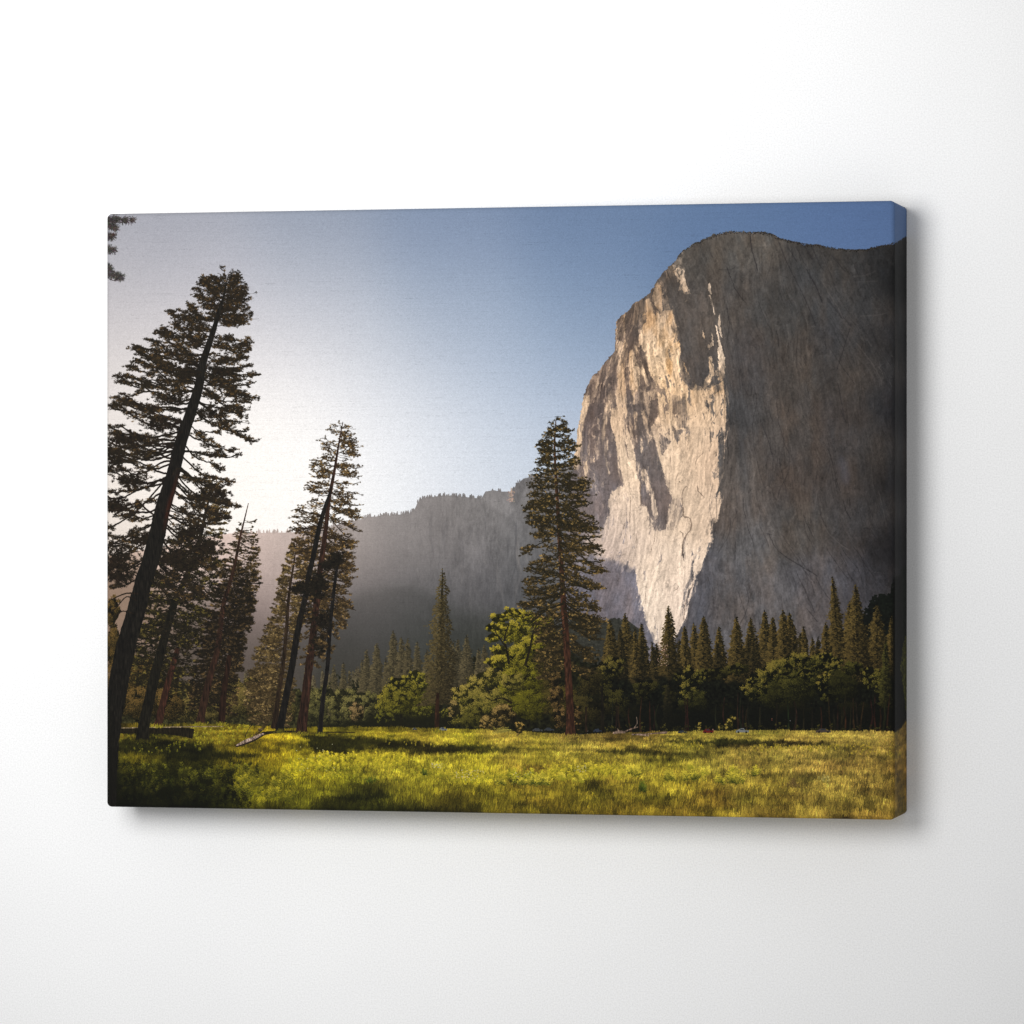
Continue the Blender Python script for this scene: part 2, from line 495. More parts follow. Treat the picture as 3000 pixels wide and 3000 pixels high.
    put(A([(840, 720), (885, 690), (915, 760), (950, 830), (1010, 880), (1090, 830), (1150, 830), (1175, 950), (1205, 1100), (1160, 1230), (1240, 1190), (1250, 1330), (1225, 1450), (1250, 1560), (1270, 1650), (1380, 1800),
           (1420, 1932), (1000, 1932), (990, 1780), (940, 1680), (900, 1600), (860, 1480), (840, 1330), (775, 1250), (755, 1150), (800, 1050), (820, 980), (800, 900), (850, 850)]), 1.0)
    put(A([(790, 900), (850, 890), (850, 980), (820, 990)]), .25)
    put(A([(1040, 560), (1090, 640), (1130, 820), (1090, 810), (1050, 700)]), .55)
    put(A([(955, 540), (1000, 500), (1025, 560), (1030, 700), (1045, 790), (1030, 880), (1000, 830), (960, 800), (915, 690), (935, 620)]), 1)
    put(A([(915, 700), (950, 800), (980, 840), (960, 900), (930, 860)]), .05)
    put(A([(1140, 930), (1200, 1000), (1210, 1110), (1150, 1080)]), .5)
    put(A([(1120, 330), (1190, 290), (1210, 320), (1130, 390)]), .7)
    put(A([(1160, 370), (1210, 345), (1280, 350), (1300, 320), (1295, 430), (1310, 500), (1335, 570), (1370, 632), (1330, 625), (1285, 632), (1262, 570), (1240, 490), (1200, 430)]), 1.15)
    put(A([(1225, 300), (1250, 310), (1240, 350), (1215, 345)]), .8)
    put(A([(1205, 200), (1285, 140), (1290, 155), (1215, 260)]), .55)
    # slivers
    for pl, v in (([(1597, 505), (1603, 560), (1615, 650), (1592, 632), (1570, 570)], 1.0), ([(1588, 650), (1600, 650), (1625, 750), (1655, 880), (1645, 880), (1610, 740)], .75),
                  ([(1703, 865), (1722, 950), (1712, 1010), (1728, 1070), (1742, 1165), (1716, 1120), (1692, 1020), (1688, 960)], 1.0),
                  ([(1655, 1010), (1668, 1010), (1695, 1110), (1722, 1240), (1752, 1330), (1770, 1400), (1760, 1480), (1720, 1540), (1700, 1500), (1690, 1400), (1683, 1290), (1700, 1255), (1678, 1130)], 1.1),
                  ([(1503, 1060), (1527, 1110), (1537, 1172), (1513, 1150)], 1.0), ([(1603, 1070), (1632, 1150), (1640, 1250), (1600, 1262), (1582, 1310), (1570, 1240), (1618, 1200), (1618, 1150)], .8),
                  ([(1583, 1380), (1610, 1375), (1640, 1500), (1650, 1570), (1590, 1560), (1578, 1450)], .85), ([(1280, 1440), (1310, 1500), (1340, 1570), (1370, 1640), (1310, 1540)], .9)):
        put(A(pl), v)
    # dappled zone above the shadow edge
    put(A([(1765, 1400), (1780, 1500), (1755, 1640), (1775, 1932), (1390, 1932), (1385, 1800), (1420, 1700), (1450, 1720), (1500, 1740), (1540, 1640), (1590, 1570), (1650, 1560), (1700, 1500), (1720, 1530)]), .8)
    for pl in ([(1620, 1610), (1700, 1600), (1690, 1650), (1760, 1650), (1700, 1690), (1640, 1720), (1600, 1745), (1550, 1740), (1600, 1690)], [(1600, 1770), (1640, 1830), (1690, 1850), (1700, 1932), (1620, 1920), (1600, 1850)],
               [(1535, 1860), (1560, 1870), (1580, 1932), (1545, 1932)]):
        put(A(pl), .08)
    # left buttresses, upper
    put(A([(495, 1180), (590, 1210), (605, 1300), (570, 1390), (590, 1500), (600, 1700), (620, 1932), (490, 1932), (515, 1700), (510, 1500), (530, 1380), (492, 1280)]), .88)
    put(A([(560, 1390), (590, 1360), (600, 1600), (590, 1600)]), .1)
    put(A([(600, 1560), (650, 1560), (660, 1740), (700, 1900), (620, 1932)]), .06)
    put(A([(655, 1310), (690, 1290), (720, 1400), (775, 1520), (770, 1700), (735, 1800), (710, 1932), (690, 1932), (690, 1830), (650, 1700), (660, 1560), (628, 1490), (650, 1380)]), .9)
    put(A([(700, 1220), (750, 1280), (770, 1340), (730, 1320)]), .8)
    put(A([(785, 1250), (830, 1360), (860, 1480), (870, 1640), (845, 1640), (800, 1500), (775, 1350)]), .12)
    put(A([(770, 1340), (790, 1440), (850, 1600), (880, 1740), (850, 1700), (790, 1560)]), .75)
    put(A([(600, 1010), (690, 1000), (750, 1090), (745, 1180), (690, 1230), (650, 1290), (610, 1200)]), .03)
    put(A([(585, 880), (610, 880), (598, 1060), (610, 1180), (630, 1260), (610, 1280), (585, 1180), (580, 1040)]), .75)
    put(A([(488, 1010), (505, 960), (512, 1100), (500, 1180), (486, 1150)]), .85)
    put(A([(430, 1500), (500, 1430), (495, 1600), (470, 1800), (430, 1932), (110, 1932), (230, 1640), (330, 1560)]), .12)
    put(A([(345, 1700), (390, 1630), (425, 1700), (370, 1760)]), .5)
    put(A([(240, 1720), (290, 1650), (300, 1700), (260, 1800)]), .45)
    # shade ribbons between the bands
    put(A([(870, 1560), (920, 1620), (960, 1700), (975, 1760), (900, 1740), (880, 1650)]), .30)
    put(A([(1100, 1280), (1125, 1300), (1140, 1420), (1110, 1400)]), .45)
    # --- middle
    put(B([(490, 0), (610, 0), (630, 250), (610, 350), (650, 500), (700, 680), (730, 850), (740, 1000), (780, 1080), (790, 1350), (800, 1370), (850, 1340), (860, 1430), (930, 1530), (960, 1600), (1000, 1650), (1080, 1630),
           (1090, 1500), (1120, 1350), (1155, 1275), (1090, 1130), (1060, 1000), (1030, 880), (990, 760), (950, 600), (930, 540), (990, 490), (1030, 480), (1000, 300), (980, 0), (1770, 0), (1785, 250), (1775, 480), (1700, 560),
           (1690, 700), (1700, 950), (1700, 1130), (1650, 1250), (1715, 1170), (1725, 1330), (1680, 1520), (1610, 1640), (1590, 1830), (1540, 1900), (1480, 1990), (230, 1990), (250, 1780), (340, 1600), (425, 1560), (400, 1280), (440, 1200), (520, 1140),
           (590, 1110), (540, 900), (500, 700), (480, 560), (430, 400), (430, 230), (500, 180)]), 1.0)
    for pl, v in (([(1000, 500), (1100, 560), (1135, 610), (1090, 680), (1030, 765), (1015, 640)], .06), ([(1150, 420), (1200, 460), (1290, 470), (1265, 500), (1235, 530), (1225, 650), (1185, 570)], .08),
                  ([(1135, 50), (1300, 80), (1325, 200), (1340, 330), (1300, 440), (1210, 430), (1160, 250)], .55), ([(1300, 440), (1330, 400), (1370, 520), (1320, 480)], .15),
                  ([(1540, 90), (1568, 120), (1580, 215), (1548, 190)], .08), ([(1605, 30), (1640, 50), (1665, 120), (1635, 160)], .10), ([(1700, 500), (1760, 480), (1765, 850), (1700, 900)], .05),
                  ([(1600, 480), (1645, 490), (1630, 560), (1605, 550)], .35), ([(1760, 470), (1772, 470), (1766, 800), (1756, 800)], .8),
                  ([(1115, 1370), (1155, 1285), (1200, 1260), (1250, 1300), (1285, 1400), (1295, 1470), (1220, 1540), (1195, 1640), (1090, 1640)], .80),
                  ([(1230, 1260), (1260, 1340), (1290, 1400), (1250, 1360)], .2),
                  ([(820, 900), (860, 960), (885, 1100), (935, 1190), (962, 1330), (992, 1480), (950, 1530), (912, 1400), (900, 1250), (862, 1150), (830, 1080), (800, 1050), (788, 960)], .85),
                  ([(740, 900), (780, 850), (760, 960), (750, 1040)], .6),
                  ([(850, 1140), (890, 1250), (905, 1400), (940, 1500), (870, 1450), (850, 1300)], .08),
                  ([(905, 440), (1000, 280), (1022, 470), (930, 540), (850, 660), (870, 560)], .72),
                  ([(700, 230), (745, 260), (730, 470), (708, 465)], .85), ([(790, 240), (830, 230), (862, 380), (885, 525), (858, 500), (820, 400)], .8), ([(790, 550), (812, 680), (792, 755), (778, 650)], .85),
                  ([(820, 0), (960, 0), (905, 150), (880, 350), (850, 250), (818, 150)], .55), ([(680, 0), (740, 0), (722, 100), (700, 95)], .8), ([(640, 250), (690, 420), (700, 600), (650, 480)], .55),
                  ([(400, 50), (430, 0), (488, 0), (480, 180), (430, 230), (400, 300), (372, 500), (335, 650), (318, 550), (340, 300)], .52), ([(370, 600), (410, 570), (400, 700), (380, 760), (400, 900), (430, 1000), (405, 980), (370, 820), (350, 700)], .62),
                  ([(190, 690), (162, 850), (165, 950), (118, 1135), (135, 1000), (112, 910), (150, 830)], .8), ([(292, 560), (252, 650), (275, 700), (242, 790), (244, 860), (222, 820), (250, 720), (238, 650)], .5),
                  ([(300, 1090), (350, 1060), (345, 1130), (310, 1120)], .42), ([(130, 60), (192, 60), (170, 200), (112, 400), (92, 600), (62, 850), (50, 960), (0, 900), (0, 700), (60, 300), (100, 130)], .85),
                  ([(100, 1100), (120, 1100), (118, 1210), (100, 1200)], .7), ([(500, 800), (540, 870), (580, 1090), (545, 1050), (510, 950)], .3), ([(340, 1600), (410, 1440), (420, 1560), (390, 1700), (330, 1800)], .7),
                  ([(590, 1560), (620, 1500), (640, 1600), (600, 1700), (540, 1760), (520, 1700)], .55), ([(920, 1540), (980, 1520), (1010, 1580), (960, 1650), (920, 1600)], .35),
                  ([(1600, 1520), (1660, 1480), (1640, 1600), (1600, 1640)], .25), ([(1650, 1250), (1690, 1180), (1700, 1220), (1640, 1270)], .12), ([(580, 560), (620, 640), (650, 830), (615, 720)], .35),
                  ([(1620, 960), (1680, 960), (1690, 1030), (1640, 1040)], .35)):
        put(B(pl), v)
    # --- the prow and the soft-edged lit slab beside it
    m = poly_mask(CZ([(40, -40), (650, -40), (650, 350), (560, 335), (450, 300), (330, 225), (220, 190), (60, 160)])).astype(np.float32)
    m = blur(m, 9)
    L = np.maximum(L, m * .86) * np.clip(1 - 0 * m, 0, 1)
    low = blur(poly_mask(CZ([(0, 200), (220, 200), (330, 235), (450, 310), (560, 345), (645, 360), (720, 1200), (0, 1200)])).astype(np.float32), 8)
    L = L * (1 - low)
    put(CZ([(600, -20), (640, 350), (665, 540), (705, 680), (728, 780), (742, 900), (770, 1000), (800, 1060), (850, 1180), (905, 1270), (930, 1260), (1050, 1500), (980, 1500), (1040, 1300), (1160, 1060), (1200, 980), (1240, 900), (1280, 700), (1325, 540), (1345, 440), (1410, 370),
            (1440, 240), (1480, 140), (1530, -20)]), 1.0)
    for pl, v in (([(1310, 250), (1345, 200), (1320, 290), (1300, 340), (1330, 400), (1325, 470), (1260, 560), (1230, 660), (1210, 800), (1190, 900), (1200, 700), (1235, 500), (1290, 460), (1285, 380)], .25),
                  ([(1240, -20), (1215, 80), (1205, 180), (1215, 265), (1195, 200), (1190, 80), (1215, -20)], .15), ([(738, 370), (765, 370), (765, 510), (748, 500)], .25),
                  ([(940, 160), (952, 165), (945, 240), (905, 310), (890, 310), (935, 230)], .3), ([(860, 950), (882, 955), (882, 1060), (872, 1030)], .35), ([(1370, 120), (1400, 60), (1395, 140), (1340, 250), (1310, 250)], .45),
                  ([(1260, 600), (1290, 560), (1250, 760), (1235, 850), (1235, 700)], .3), ([(896, 1040), (902, 1040), (905, 1240), (898, 1240)], .4)):
        put(CZ(pl), v)

    # ragged natural edges: push the mask about along the streaks
    # local, rather than global, raggedness
    Lw = warp(L, noise(TH, TT, 4, 7, 3, .7) * .9, noise(TH, TT, 6, 9, 3, .7) * 1.4)
    cell = lambda du, dv: warp(L, du, dv)
    Lc = cell(u2, v2) * .45 + cell(u3, v3) * .55
    keep = np.clip((GX - 2015) / 12, 0, 1) * np.clip((1085 - GY) / 12, 0, 1)
    Lw = Lw * (.62 + .38 * keep) + Lc * .38 * (1 - keep)
    Lw = Lw + np.where((Lw > .1) & (Lw < .95), s1 * .08 + fac * .16, 0)
    crag = (s3 * .6 + s2 * .7 + bl * .5)
    # streaks of shade scratched into the lit band (denser high on the face)
    dens = field([(1950, 880, .95), (1900, 1100, .75), (1860, 1250, .6), (1960, 1050, .28), (1990, 1000, .4), (1930, 1200, .8), (1990, 1180, .7), (2080, 1180, .8), (2060, 1350, .15), (1880, 1400, .1), (1850, 1550, .25), (2000, 1500, .1), (1950, 1700, .05), (2080, 1550, .2), (1780, 1600, .3), (1750, 1100, .4)], 60)
    rib = s4 * .35 + f2 * .55 + f3 * .5 + bl * .2 + f1 * .3
    cut = np.clip((rib - (2.1 - dens * 1.75)) * 2.2, 0, .8)
    Lw = np.where(Lw > .6, Lw - cut, Lw)
    pop = np.clip((rib - 1.25) * .6, 0, .45) * np.clip((2010 - GX) / 200, 0, 1) * (GY < 1500) * (Lw < .35)
    Lw = np.clip(Lw + pop, 0, 1.15)
    Lw = np.clip(.46 + (Lw - .46) * (1.55 - .5 * (Lw < .35)), 0, 1.12)
    Lw = Lw[..., None]
    groove = (np.clip(-s4 - .9, 0, 1.2) * .24 - np.clip(s4 - .9, 0, 1.2) * .10) * np.clip((1420 - GY) / 300, .12, 1)
    lt = lt * (1 - groove[..., None])
    rock = sh * (1 - Lw) + lt * Lw
    lay(cm, rock)

    # cracks
    def crack(pts, w=2.0, col=(84, 68, 58), a=.55):
        global IMG
        p = smooth_path([(x, y, w) for x, y in pts], 5)
        p[:, 0] += RNG.normal(0, .5, len(p)); p[:, 2] *= RNG.uniform(.4, 1.4, len(p)); p[0, 2] = p[-1, 2] = .4
        fill(path_poly(p), c(*col), alpha=a)
    for pts, w in ((B([(1285, 1370), (1290, 1480), (1350, 1492), (1378, 1540), (1375, 1620), (1325, 1690), (1290, 1760), (1275, 1850), (1272, 1932)]), 4), (B([(1235, 1650), (1278, 1680), (1280, 1750)]), 2.5),
                   (B([(1335, 1120), (1295, 1150), (1272, 1230), (1275, 1310), (1290, 1385)]), 2.2), (B([(1450, 1110), (1458, 1180), (1500, 1225), (1530, 1265)]), 3), (B([(778, 1080), (784, 1230), (788, 1370)]), 4.0),
                   (B([(668, 1240), (662, 1400), (656, 1560)]), 1.8), (B([(1130, 760), (1140, 850), (1145, 930)]), 1.8), (B([(1230, 960), (1200, 1050), (1195, 1140)]), 1.6), (B([(1232, 1065), (1250, 1085)]), 5),
                   (B([(1530, 730), (1450, 800), (1420, 880)]), 1.6), (B([(1350, 560), (1330, 700)]), 1.2), (B([(600, 1540), (580, 1640)]), 2), (B([(950, 1680), (945, 1780)]), 1.6), (B([(740, 1650), (742, 1850)]), 1.2),
                   (CZ([(870, 0), (830, 120), (825, 200)]), 1.6), (CZ([(1210, 0), (1195, 110), (1212, 265)]), 3), (CZ([(1150, 540), (1130, 585), (1105, 592)]), 1.8), (CZ([(768, 520), (762, 760)]), 1.5), (CZ([(1330, 500), (1240, 720), (1205, 960)]), 3)):
        crack(pts, w)
    # cracks and ribs of the shaded wall
    Q = lambda pts: [(2100 + x / 3., 580 + y / 3.) for x, y in pts]
    R = lambda pts: [(2100 + x / 3., 1180 + y / 3.) for x, y in pts]
    for pts, w, a in ((Q([(290, 320), (310, 470), (340, 570), (360, 650)]), 4, .55), (Q([(540, 380), (620, 580), (720, 780), (800, 950), (870, 1130)]), 3, .4), (Q([(760, 400), (850, 560)]), 6, .4), (Q([(820, 400), (910, 600)]), 5, .35),
                      (Q([(780, 620), (870, 780), (930, 930)]), 5, .5), (Q([(900, 450), (1010, 700), (1040, 800)]), 3, .35), (Q([(1000, 500), (1130, 650)]), 4, .35), (Q([(1170, 1140), (1120, 1300), (1050, 1520)]), 3, .4),
                      (Q([(620, 430), (700, 560)]), 4, .4), (Q([(690, 420), (780, 600)]), 3, .35), (Q([(0, 630), (120, 630), (160, 600)]), 2, .35), (Q([(1060, 1620), (1120, 1932)]), 4, .35), (Q([(960, 870), (1060, 1000), (1180, 1130)]), 7, .3),
                      (R([(390, 180), (450, 330), (490, 480)]), 3, .4), (R([(310, 180), (330, 400), (400, 700), (470, 800)]), 2, .3), (R([(1280, 1105), (1340, 1110), (1420, 1210), (1480, 1160), (1580, 1130)]), 4, .4), (R([(1000, 600), (1060, 760)]), 2, .3),
                      (R([(780, 1800), (890, 1932)]), 2.5, .4), (R([(120, 640), (180, 900), (130, 1080)]), 2, .25), (R([(1450, 1230), (1560, 1210)]), 4, .4), (R([(430, 1150), (490, 1160)]), 3, .35), (R([(1080, 40), (1140, 200)]), 4, .35)):
        crack(pts, w, (30, 28, 30), a)
    for pts, w, a in ((R([(950, 340), (990, 480), (1025, 640)]), 1.6, .35), (R([(820, 980), (870, 1130)]), 1.5, .3), (R([(1420, 770), (1450, 900), (1490, 1090)]), 3, .22), (R([(1350, 900), (1360, 1050)]), 2, .25), (R([(700, 540), (760, 780)]), 2, .2),
                      (R([(1130, 940), (1140, 1090)]), 2, .2), (R([(1240, 900), (1270, 1090)]), 2.5, .2), (R([(900, 850), (950, 1060)]), 2, .2), (R([(1060, 680), (1100, 840)]), 2, .2), (R([(1210, 960), (1205, 1050)]), 2, .2),
                      (R([(420, 1330), (530, 1330), (620, 1400), (720, 1440)]), 2, .2), (R([(1080, 1470), (1300, 1480), (1480, 1500)]), 1.5, .2), (R([(850, 1200), (920, 1380), (1000, 1500)]), 1.5, .2),
                      (Q([(1250, 1040), (1400, 1030), (1500, 1010)]), 4, .25), (Q([(1180, 690), (1300, 680), (1400, 640)]), 5, .18), (Q([(1200, 740), (1420, 730)]), 4, .2), (Q([(1260, 1210), (1290, 1260)]), 5, .3), (Q([(1310, 1230), (1360, 1310)]), 6, .25),
                      (Q([(1520, 1380), (1560, 1400)]), 5, .25), (Q([(1180, 1350), (1290, 1450), (1400, 1620)]), 6, .15), (Q([(1500, 1600), (1550, 1670)]), 3, .25), (Q([(100, 1480), (180, 1530)]), 2, .2), (Q([(800, 1650), (830, 1780)]), 3, .15)):
        crack(pts, w, (104, 98, 94), a * .8)
    # natural joints and pale water streaks that follow the grain of the wall
    tn = np.tan(ang)
    for i in range(170):
        x, y = RNG.uniform(2070, 2600), RNG.uniform(700, 1800)
        u, v = P(x, y); u = float(u); v = float(v)
        pts = []
        off = RNG.normal(0, .12)
        for k in range(int(RNG.uniform(4, 16))):
            if not (0 < u < TT - 1 and 0 < v < TH - 1):
                break
            a_, b_ = unP(u, v); pts.append((float(a_), float(b_)))
            u += (tn[int(v), int(u)] + off) * 9; v += 9
            off += RNG.normal(0, .10)
        if len(pts) < 3 or pts[0][1] < np.interp(pts[0][0], [q[0] for q in CLIFF[:-3]][20:], [q[1] for q in CLIFF[:-3]][20:]) + 8:
            continue
        if i % 3:
            crack(pts, RNG.uniform(1.2, 3.6), (26, 24, 25), RNG.uniform(.15, .42))
        else:
            crack(pts, RNG.uniform(1.2, 3.4), (112, 104, 98), RNG.uniform(.10, .26))
    # blue-grey water stain
    st = blur(poly_mask(R([(1080, 460), (1130, 500), (1170, 640), (1150, 740), (1090, 680), (1070, 560)])).astype(np.float32), 8)[..., None] * .22
    IMG = IMG * (1 - st) + st * c(96, 104, 130)
    # scrub along the crest
    la = np.array(CLIFF[24:-4])
    n = 800
    k = (RNG.random(n) ** .6 * (len(la) - 1)).astype(int); t = RNG.random(n)
    x = la[k, 0] + (la[k + 1, 0] - la[k, 0]) * t; y = la[k, 1] + (la[k + 1, 1] - la[k, 1]) * t
    dots(x + RNG.normal(0, 1, n), y + .8 + RNG.random(n) ** 2 * 7 - 1.5 * (RNG.random(n) > .8), 1.3, jit(c(38, 34, 30), n, .3))


# ---------------------------------------------------------- vegetation
def interp(prof, y):
    p = np.array(prof, float)
    return np.interp(y, p[:, 0], p[:, 1])


def trunk(nodes, col, lit=None, side=-1):
    global IMG
    p = smooth_path(nodes, 10)
    p[:, 2] *= 1 + RNG.normal(0, .03, len(p))
    fill(path_poly(p), c(*col), .2, 'bark')
    if lit is not None:
        q = p.copy(); q[:, 0] += side * q[:, 2] * .28; q[:, 2] *= .34
        fill(path_poly(q), c(*lit), .2, 'bark', cut=-.2, alpha=.7)


def tufts(x, y, size, col, k=9, r=.5, up=.5):
    """pine tufts: little stars of needles"""
    n = len(x)
    if not n:
        return
    k = int(k * 1.7)
    a = RNG.uniform(-math.pi, math.pi, (n, k))
    ln = size * RNG.uniform(.35, 1.15, (n, k)) * RNG.uniform(.7, 1.15, (n, 1))
    X = np.repeat(x[:, None], k, 1); Y = np.repeat(y[:, None], k, 1)
    cc = np.repeat(col[:, None, :], k, 1) * RNG.uniform(.75, 1.3, (n, k, 1))
    strokes(X.ravel(), Y.ravel(), (X + np.cos(a) * ln).ravel(), (Y + np.sin(a) * ln * .75 - up * ln * .3).ravel(), r, cc.reshape(-1, 3))


def gated(x, y, g):
    u, v = P(x, y)
    return cached('gate')[np.clip(v, 0, TH - 1).astype(int), np.clip(u, 0, TT - 1).astype(int)] > g


def pine(path, left, right, n_br, ang_l, ang_r, tone, tuft=6.5, tk=9, dens=1.0, br_w=1.0, crown=(0, 1), shade=None, gap=.0, holes=-9., clump=0, whorl=0):
    """large pine: path = trunk nodes (x,y,w); left/right = (y, x) silhouette; ang = (y, degrees above horizontal)"""
    tp = np.array(path, float)
    y0, y1 = crown
    dark, mid, lit = [c(*t) for t in tone]
    for k in range(n_br):
        f = (k + RNG.random()) / n_br
        ys = y0 + (y1 - y0) * f ** .9
        if whorl:
            ys = round(ys / whorl) * whorl + RNG.normal(0, whorl * .15)
        xs = np.interp(ys, tp[:, 1], tp[:, 0])
        side = -1 if RNG.random() < .5 else 1
        a = math.radians(interp(ang_l if side < 0 else ang_r, ys) + RNG.normal(0, 11))
        prof = left if side < 0 else right
        # march outward until the silhouette is met
        L = 0
        while L < 420:
            L += 5
            xe = xs + side * math.cos(a) * L; ye = ys - math.sin(a) * L
            lim = interp(prof, ye)
            if (side < 0 and xe < lim) or (side > 0 and xe > lim):
                break
        inner = RNG.random()
        L *= RNG.uniform(.84, 1.03) if inner > .5 else RNG.uniform(.4, .86)
        if L < 6:
            L = 6
        sag = RNG.uniform(.03, .12) * L
        m = max(4, int(L / 5))
        t = np.linspace(0, 1, m)
        bx = xs + side * math.cos(a) * L * t
        by = ys - math.sin(a) * L * t + sag * np.sin(t * math.pi) * .9 - sag * .5 * t * t
        by += np.cumsum(RNG.normal(0, 1.1 if clump else .5, m)) + (L * .07 * math.sin(RNG.uniform(0, 6)) * np.sin(t * RNG.uniform(3, 7)) if clump else 0)
        # limb
        wd = br_w * np.clip(L / 90, .5, 2.0)
        n = len(bx) - 1
        strokes(bx[:-1], by[:-1], bx[1:], by[1:], wd, jit(dark * 1.05, n, .1))
        if wd > 1.2:
            h = n // 3
            strokes(bx[:h], by[:h] + 1, bx[1:h + 1], by[1:h + 1] + 1, wd, jit(dark, h, .1))
        # twigs and tufts on the outer part
        nt = max(3, int(L / 5.2 * dens))
        tt = RNG.uniform(.04, 1.0, nt) ** .75
        tt = tt[tt > gap]
        nt = len(tt)
        px = np.interp(tt, t, bx); py = np.interp(tt, t, by)
        if clump:
            nc = int(L / clump) + 2
            cc_ = np.append(RNG.uniform(gap, 1, nc - 1), .97)
            w_ = RNG.integers(0, nc, nt)
            tt = np.clip(cc_[w_] + RNG.normal(0, 5.0 / max(L, 20), nt), 0, 1)
            px = np.interp(tt, t, bx); py = np.interp(tt, t, by)
            up_ = RNG.normal(-1, 3.2, nc)[w_]; ox = RNG.normal(0, 8, nt); oy = RNG.normal(0, 2.7, nt) + up_ + np.abs(ox) * .12
        tl = (6 + .16 * L) * RNG.uniform(.3, 1, nt) * (1.1 - .5 * tt)
        ta = RNG.uniform(-.75, .75, nt)
        ex = px + side * np.cos(ta) * tl; ey = py - np.sin(ta) * tl * .75 - 1
        if clump:
            ex = px + ox + side * 4; ey = py + oy
        strokes(px, py, ex, ey, .5, jit(dark * 1.1, nt, .15), bend=RNG.uniform(-.15, .15, nt))
        ok = gated(ex, ey, holes)
        px, py, ex, ey = px[ok], py[ok], ex[ok], ey[ok]; nt = len(px)
        if nt == 0:
            continue
        sh = RNG.random(nt)[:, None]
        lf = 1.0 if shade is None else shade(xs, ys, side)
        cc = dark * (1 - sh) + mid * sh
        hi = RNG.random(nt) < .15 * lf
        cc[hi] = lit * RNG.uniform(.7, 1.1, (hi.sum(), 1))
        tufts(ex, ey, tuft, cc.astype(np.float32), tk)
        h = RNG.random(nt) < .55
        if not clump:
            tufts(px[h] + side * 2, py[h] - 1, tuft, (cc[h] * .85).astype(np.float32), tk)


def fir(x, y, yb, hw, dark, mid, lit, lean=0, n=None, bark=True, frac=.5, flat=.5, body=.92, lit_side=-1, r=1.2):
    """dense conifer seen from far off, built of small drooping sprays"""
    h = yb - y
    if n is None:
        n = int(h * hw * .24) + 240
    dark, mid, lit = c(*dark), c(*mid), c(*lit)
    bm = smooth_path([(x, y + 2, 1.5), (x + lean * .3, y + h * .3, hw * body * .62), (x + lean * .6, y + h * .6, hw * body * 1.15), (x + lean, yb, hw * body * 1.7)], 8)
    bm[:, 2] *= RNG.uniform(.82, 1.12, len(bm))
    fill(path_poly(bm), dark, .15)
    t = np.sqrt(RNG.random(n))
    order = np.argsort(t); t = t[order]
    lay_n = max(6, int(h / 11))
    ph = (t * lay_n) % 1.0
    width = hw * (t ** .74) * (.70 + .36 * ph) * (1 + .10 * np.sin(t * 23 + x * 3) + .10 * np.sin(t * 51 + x * 7)) * (1 + .22 * RNG.random(n) ** 4)
    u = RNG.uniform(-1, 1, n); u = np.sign(u) * np.abs(u) ** .8
    kk = np.linspace(0, 1, max(6, int(h / 9)))
    pl_, pr_ = RNG.uniform(.68, 1.18, len(kk)), RNG.uniform(.68, 1.18, len(kk))
    width = width * np.where(u < 0, np.interp(t, kk, pl_), np.interp(t, kk, pr_))
    px = x + lean * t + u * width
    py = y + h * t + np.abs(u) * hw * .10 + RNG.normal(0, 1.2, n)
    s = np.clip(.54 + lit_side * u * .55 + RNG.normal(0, .28, n) + .22 * (ph - .5), 0, 1)
    clump = np.sin(px * .31 + x) * np.sin(py * .27 + x * 2) * .22
    s = np.clip(s + clump, 0, 1)[:, None]
    s = s * frac * 2
    cc = np.where(s < 1, dark * (1 - s) + mid * s, mid * (2 - s) + lit * (s - 1))
    fade = np.clip(1.15 - .35 * t[:, None], .6, 1)
    cc = np.clip(cc * fade * RNG.uniform(.8, 1.2, (n, 1)), 0, 1).astype(np.float32)
    ln = RNG.uniform(1.2, 3.4, n)
    sd = np.sign(u)
    strokes(px, py, px + sd * ln, py + ln * RNG.uniform(-.5, flat, n), .7, cc)


